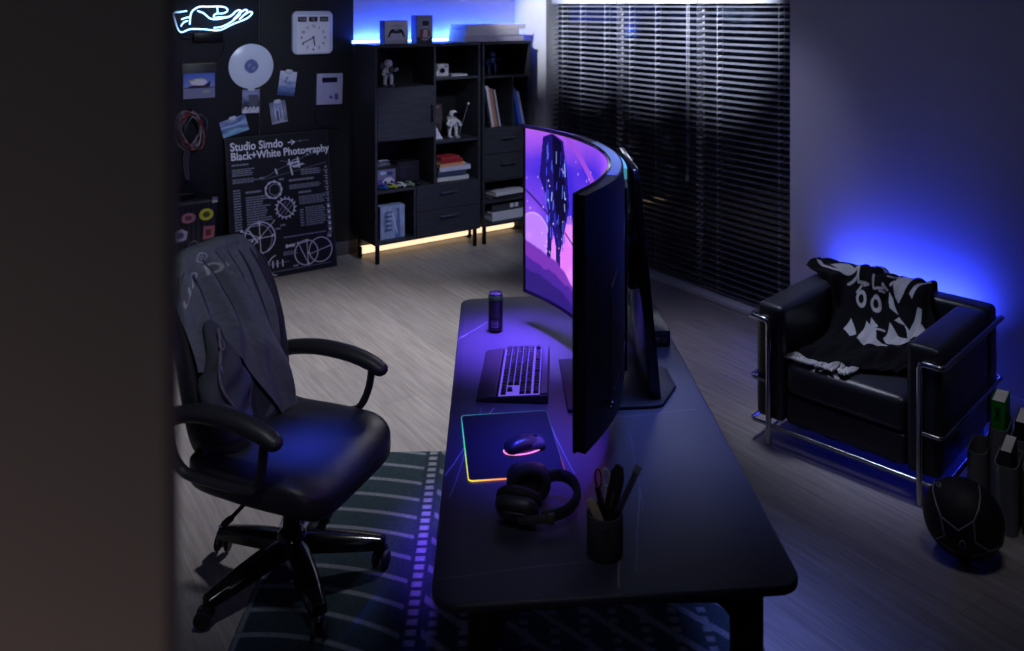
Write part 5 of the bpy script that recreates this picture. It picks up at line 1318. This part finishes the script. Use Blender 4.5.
for x in (-.2, -.07, .07, .2): mb.box((x - .02, -.34, .104), (x + .02, .405, .1145))
mb.build('webbing', BLACKM, AC, smooth=0)

# throw over the armchair's back, left arm and seat
tb = thing('throw_blanket', 'black and white patterned throw blanket with tassels over the armchair', 'blanket', (1.714, 3.982, 0), radians(-44.7))
TW, TL = .62, 1.20
PATH = spline([(-.335, .415), (-.26, .418), (-.16, .422), (-.06, .430), (.03, .452), (.11, .497), (.175, .555), (.222, .615), (.248, .655), (.275, .670), (.33, .672), (.385, .668), (.412, .645), (.418, .59), (.418, .50), (.418, .43)], 8)
PL = [0]
for p_, q_ in zip(PATH, PATH[1:]): PL.append(PL[-1] + (q_ - p_).length)
def along(L_):
    L_ = max(0, min(PL[-1] - 1e-6, L_)); i = max(0, int(np.searchsorted(PL, L_)) - 1); f = (L_ - PL[i]) / (PL[i + 1] - PL[i])
    p_ = PATH[i].lerp(PATH[i + 1], f); t_ = (PATH[i + 1] - PATH[i]).normalized(); return p_, Vector((-t_.y, t_.x))
PATH = [Vector((p_.x, p_.y)) for p_ in PATH]
def throw(u, v):
    L0 = .02 + .17 * u ** 1.3 - .05 * sin(3 * u)                 # the hem lies at an angle across the seat
    L_ = L0 + v * (PL[-1] - .03 - L0)
    x = -.262 + .47 * u + .03 * sin(5 * v)
    p_, nn = along(L_)
    y, z = p_.x, p_.y
    e = smt((.30 - u) / .30) * smt((v - .42) / .16)               # towards the left it spreads out over the arm's top
    x -= .115 * e + .055 * smt((v - .34) / .22); 
    ea = smt((-.225 - x) / .05) * smt((v - .40) / .12)
    z = z * (1 - ea) + max(z, .670) * ea if L_ < PL[-1] - .30 else z
    f = .010 * sin(17 * u + 3 * sin(4 * v)) + .007 * sin(31 * u - 9 * v) + .006 * sin(23 * v + 5 * u)
    lump = .040 * math.exp(-((u - .36) / .14) ** 2 - ((v - .70) / .07) ** 2) + .026 * math.exp(-((u - .05) / .12) ** 2 - ((v - .62) / .10) ** 2) + .04 * math.exp(-((u - .72) / .3) ** 2 - ((v - .16) / .09) ** 2)
    h = abs(f) * 1.1 + lump + .006
    return (x, y + nn.x * h, max(z + nn.y * h, .420 if y < .25 else .40))
cv = Canvas(TW, .98, 230, rgb(20, 20, 25)); wt = rgb(176, 176, 186); q = random.Random(5)
SH_ = lambda pts: [(x, y + (.12 if y < .33 else .03)) for x, y in pts]
for x, y in ((.215, .535), (.305, .52)): cv.ring(x, y, .026, .008, wt, ry=.034)
cv.poly([(.25, .42), (.262, .455), (.285, .415), (.30, .40), (.29, .385), (.26, .40)], wt); cv.poly([(.19, .36), (.25, .40), (.26, .385), (.235, .365), (.27, .34), (.21, .345)], rgb(110, 110, 112)); cv.line(.26, .37, .33, .385, .006, wt)
for i in range(26):
    x, y, a = q.uniform(.16, .42), q.uniform(.57, .78), q.uniform(0, 3.1); l_ = q.uniform(.012, .03); cv.line(x - l_ * cos(a), y - l_ * sin(a), x + l_ * cos(a), y + l_ * sin(a), .006, wt)
for pts in ([(.40, .60), (.46, .72), (.52, .70), (.47, .55), (.44, .50), (.42, .53)], [(.50, .55), (.58, .70), (.61, .66), (.54, .56), (.52, .52)], [(.38, .56), (.41, .52), (.43, .44), (.39, .47)],
            [(.08, .24), (.13, .31), (.17, .22), (.14, .20)], [(.19, .22), (.23, .31), (.28, .27), (.30, .20), (.38, .17), (.24, .15), (.20, .17)], [(.33, .22), (.37, .31), (.41, .24), (.48, .22), (.44, .18), (.36, .19)], [(.40, .32), (.43, .43), (.47, .36), (.55, .47), (.57, .46), (.52, .35), (.54, .30), (.58, .22), (.60, .16), (.55, .17), (.50, .24), (.46, .22), (.45, .30)],
            [(.08, .62), (.13, .66), (.16, .63), (.12, .60)]): cv.poly(SH_(pts), wt)
cv.ring(.10, .68, .07, .006, wt, ry=.05, a0=200, a1=420); cv.line(.50, .36, .60, .27, .006, wt)
cv.put(((np.random.RandomState(3).rand(*cv.X.shape)) - .3) * .25, rgb(16, 16, 20))
o = printed('cloth', cv, MV('throw_cloth', .95, .08, bump=.5, bscale=420), tb, fn=throw); o.modifiers.new('thickness', 'SOLIDIFY').thickness = .008
mb = MB(); q = random.Random(8)
for i in range(34):
    u_ = .0 + .62 * i / 33; p = Vector(throw(u_, 0.0)); dx_ = q.uniform(-.03, .01)
    pts = [p, p + Vector((dx_ * .4, -.020, -.001)), p + Vector((dx_, -.046, 0)), p + Vector((dx_ + q.uniform(-.03, .03), -.074 + q.uniform(-.012, .012), 0))]
    for p_ in pts[1:]: p_.z = .4195 + q.uniform(0, .006); p_.y = max(p_.y, -.36)
    mb.tube(spline(pts, 4), [.0050] * 6 + [.0062] * 7, 6)
mb.build('tassels', M('tassel_grey', rgb(196, 194, 200), .95), tb)

# ------------------------------------------------------------------ magazine rack with books
rk = thing('magazine_rack', 'grey metal magazine rack made of tall oval tubes beside the armchair', 'rack', (1.965, 3.415, 0), radians(-38))
RM = M('rack_metal', rgb(120, 124, 130), .42, metal=.25, var=.06)
cells = [(-.085, .115, .20), (-.012, .150, .305), (.068, .150, .285), (.045, -.065, .265), (.135, -.03, .255)]
for x, y, h in cells:
    w_, d_ = (.072, .185) if y > 0 else (.082, .19)
    outer = rrect(w_, d_, .034, 8, x, y); inner = rrect(w_ - .008, d_ - .008, .030, 8, x, y)
    t = bmesh.new(); n_ = len(outer)
    ob = [t.verts.new((*p, .002)) for p in outer]; ot = [t.verts.new((*p, h)) for p in outer]; ib = [t.verts.new((*p, .010)) for p in inner]; it = [t.verts.new((*p, h)) for p in inner]
    for k in range(n_):
        k2 = (k + 1) % n_; t.faces.new((ob[k], ob[k2], ot[k2], ot[k])); t.faces.new((ib[k2], ib[k], it[k], it[k2])); t.faces.new((ot[k], ot[k2], it[k2], it[k]))
    t.faces.new(ob[::-1]); t.faces.new(ib); bmesh.ops.recalc_face_normals(t, faces=list(t.faces))
    mb = MB(); mb._add(t); mb.build('tube', RM, rk)
def rack_book(label, x, y, w_, d_, z1, cover, tilt=0.):
    p = rk.location + Matrix.Rotation(radians(-38), 3, 'Z') @ Vector((x, y, .0115))
    r = thing('book', label, 'book', p, radians(-38), 'books in the magazine rack'); r.rotation_euler = (radians(tilt), 0, radians(-38))
    h = z1; c = .0025; mb = MB()
    mb.box((-w_ / 2, -d_ / 2, 0), (-w_ / 2 + c, d_ / 2, h), .0008); mb.box((w_ / 2 - c, -d_ / 2, 0), (w_ / 2, d_ / 2, h), .0008); mb.box((-w_ / 2, -d_ / 2, 0), (w_ / 2, -d_ / 2 + c, h), .0008); mb.build('cover', cover, r, smooth=0)
    MB().box((-w_ / 2 + c, -d_ / 2 + c, .002), (w_ / 2 - c, d_ / 2 - .004, h - .004)).build('pages', PAGES, r, smooth=0)
    return r
r = rack_book('bright green book standing in the magazine rack', -.012, .150, .050, .142, .405, plain('green', 30, 140, 40))
mb = MB(); mb.text('DAS', .028, TR(.008, -.0725, .325) @ RX(90) @ RZ(90), .0003, bold=.0005); mb.build('spine_text', M('ink_black', rgb(12, 12, 14), .7), r, smooth=0)
rack_book('black book right of the green book in the magazine rack', .068, .150, .040, .16, .345, plain('black', 24, 24, 28))
rack_book('dark grey book in the front tube of the magazine rack', .045, -.065, .040, .165, .31, plain('charcoal', 56, 56, 62))
rack_book('black magazine in the right tube of the magazine rack', .135, -.03, .040, .165, .33, plain('black', 24, 24, 28))

# ------------------------------------------------------------------ ball
BR = .136
bl = thing('ball', 'black sports ball with pale seam lines on the floor in front of the armchair', 'ball', (1.685, 3.155, 0))
mb = MB(); mb.ball((0, 0, BR), BR, seg=64); mb.build('ball_body', M('ball_black', rgb(22, 23, 28), .55, spec=.35, bump=.35, bscale=600), bl)
VD = Vector((-1.685, -3.155, EYE - BR)).normalized(); VX = Vector((0, 0, 1)).cross(VD).normalized(); VY = VD.cross(VX)
def onball(a, b, R=BR * 1.003):
    d2 = a * a + b * b; k = sqrt(max(0.0, 1 - d2)); p = (VX * a + VY * b + VD * k) * R; return p + Vector((0, 0, BR))
def seam(pts):
    out = []
    for (a, b), (c, d) in zip(pts, pts[1:]):
        for k in range(10): out.append(onball(a + (c - a) * k / 10, b + (d - b) * k / 10))
    out.append(onball(*pts[-1])); return out
mb = MB(); fx = lambda x, y: ((x - 345) / 262, (322 - y) / 262)
for ln in ([(160, 120), (150, 190), (172, 270), (205, 350)], [(445, 95), (450, 170), (438, 250), (408, 330)], [(205, 350), (315, 410), (408, 330)], [(205, 350), (230, 465), (180, 495)], [(408, 330), (418, 455), (505, 485), (580, 440)], [(505, 485), (390, 550)], [(180, 495), (310, 555)], [(580, 440), (600, 350)]):
    mb.tube(seam([fx(*p) for p in ln]), .0032, 6)
mb.build('seam', M('seam_grey', rgb(112, 114, 124), .5), bl)
for cx, cy, rx in ((340, 487, .085), (188, 152, .06)):
    a0, b0 = fx(cx, cy); mb = MB(); mb.tube([onball(a0 + rx * .75 * cos(t_), b0 + rx * sin(t_)) for t_ in [2 * pi * k / 20 for k in range(20)]], .0028, 6, True); mb.build('valve_ring', M('seam_grey', rgb(112, 114, 124), .5), bl)

# ------------------------------------------------------------------ light
def area(name, loc, target, size, power, color, sy=None, spread=180):
    l = bpy.data.lights.new(name, 'AREA'); l.energy = power; l.color = color; l.shape = 'RECTANGLE'; l.size = size; l.size_y = sy or size; l.spread = radians(spread)
    o = bpy.data.objects.new(name, l); col.objects.link(o); o.location = loc
    o.rotation_euler = (Vector(target) - Vector(loc)).to_track_quat('-Z', 'Y').to_euler(); return o
def spot(name, loc, target, power, color, angle, blend=1., rad=.15):
    l = bpy.data.lights.new(name, 'SPOT'); l.energy = power; l.color = color; l.spot_size = radians(angle); l.spot_blend = blend; l.shadow_soft_size = rad
    o = bpy.data.objects.new(name, l); col.objects.link(o); o.location = loc
    o.rotation_euler = (Vector(target) - Vector(loc)).to_track_quat('-Z', 'Y').to_euler(); return o
world = bpy.data.worlds.new('world'); scene.world = world; world.use_nodes = True
world.node_tree.nodes['Background'].inputs['Color'].default_value = (.010, .013, .03, 1); world.node_tree.nodes['Background'].inputs['Strength'].default_value = .35
spot('ceiling_spot_floor', (.35, 5.2, 2.7), (-.90, 4.75, 0), 370, (.97, .95, 1.0), 74, 1., .12)
spot('aisle_fill_spot', (1.0, 4.4, 2.72), (.95, 4.75, 0), 55, (.92, .90, 1.0), 46, 1., .15)  # added spot, no known fixture, brightens the floor right of the desk
spot('ceiling_spot_board', (-.9, 4.2, 2.75), (-1.9, 6.3, 1.55), 130, (.66, .74, 1.0), 46, 1., .1)
spot('ceiling_spot_shelf', (.7, 4.6, 2.75), tuple(RW(.7, 0, .66)), 190, (.68, .76, 1.0), 35, .6, .1)
for u_, pw_ in ((-2.62, 150), (-1.98, 540), (-1.25, 560), (-.55, 560)):  # unseen spots brightening the upper slats, first one added for the window casing
    spot('blind_fill_spot', tuple(RR(u_ + .25, -1.25, 2.72)), tuple(RR(u_, 0, 1.96)), pw_, (.86, .89, 1.0), 40, .9, .02)
spot('wall_fill_spot', (.9, 4.9, 2.75), tuple(RR(-.05, 0, 1.05)), 32, (.58, .58, 1.0), 46, 1., .2)  # added spot that brightens the plain wall beside the blinds
area('shelf_top_glow', tuple(RW(.80, .374, 1.762)), tuple(RW(.80, .415, 2.2)), 1.62, 16, (.035, .10, 1.0), .04)
spot('desk_fill_violet', (.02, 3.38, 2.5), (.02, 3.28, .74), 2000, (.20, .085, 1.0), 23, 1., .15)  # added spot above the view, makes up for the screen's weak violet glow
spot('desk_fill_blue', (.10, 2.5, 2.55), (.08, 2.50, .74), 520, (.03, .03, 1.0), 18, 1., .15)  # second added spot, tints the desk blue in place of screen light
spot('desk_fill_cool', (.60, 2.8, 2.6), (.50, 2.75, .74), 260, (.21, .28, 1.0), 36, 1., .3)  # added bluish fill for the right side of the desk
spot('desk_fill_front', (.1, 1.2, 2.6), (.15, 2.12, .78), 16, (.7, .76, 1.0), 22, 1., .2)  # weak added fill so the pen cup and headphones show
spot('chair_fill_blue', (-.76, 2.99, 2.6), (-.73, 2.965, .5), 1100, (.03, .075, 1.0), 10.5, 1., .1)  # added overhead spot giving the seat its blue light
spot('chair_fill', (-.5, 1.9, 2.7), (-1.0, 3.05, .8), 50, (.86, .94, 1.0), 40, 1., .12)  # neutral fill added to lift the jacket and chair
spot('corner_fill', (1.6, 2.6, 2.7), (1.8, 3.4, .2), 18, (.95, .90, .94), 42, 1., .25)  # faint fill added for the magazine rack and ball
spot('armchair_fill', (1.15, 4.3, 2.7), (1.6, 4.0, .5), 110, (.70, .76, 1.0), 32, 1., .2)  # unseen overhead fill added to brighten the armchair and throw
area('wall_wash', tuple(RR(.78, -.16, .42)), tuple(RR(.78, .1, .62)), .8, 5, (.03, .055, 1.0), .05, spread=120)
area('floor_wash', tuple(RR(.72, -.10, .06)), tuple(RR(.75, -1.0, 0)), .9, 5, (.02, .03, 1.0), .04)
area('soft_fill', (.4, 3.4, 2.72), (.4, 3.4, 0), 1.6, 1.4, (.50, .60, 1.0))  # faint overall fill added under the ceiling, no fixture there
spot('partition_fill_upper', (.25, -.8, 2.35), (-.55, .47, 1.95), 2.0, (.66, .86, 1.0), 70, 1., .2)  # added cool fill for the upper partition, stands for no real lamp
spot('partition_fill', (.25, -.7, 1.1), (-.62, .47, 1.10), 14, (1.0, .86, .84), 80, 1., .2)  # added warm fill behind the camera, put there to light the partition

vs = scene.view_settings
scene.display_settings.display_device = 'sRGB'
vs.view_transform = 'Standard'; vs.look = 'None'; vs.exposure = 0.; vs.gamma = 1.; vs.use_curve_mapping = False
scene.cycles.use_denoising = True
scene.cycles.max_bounces = 6
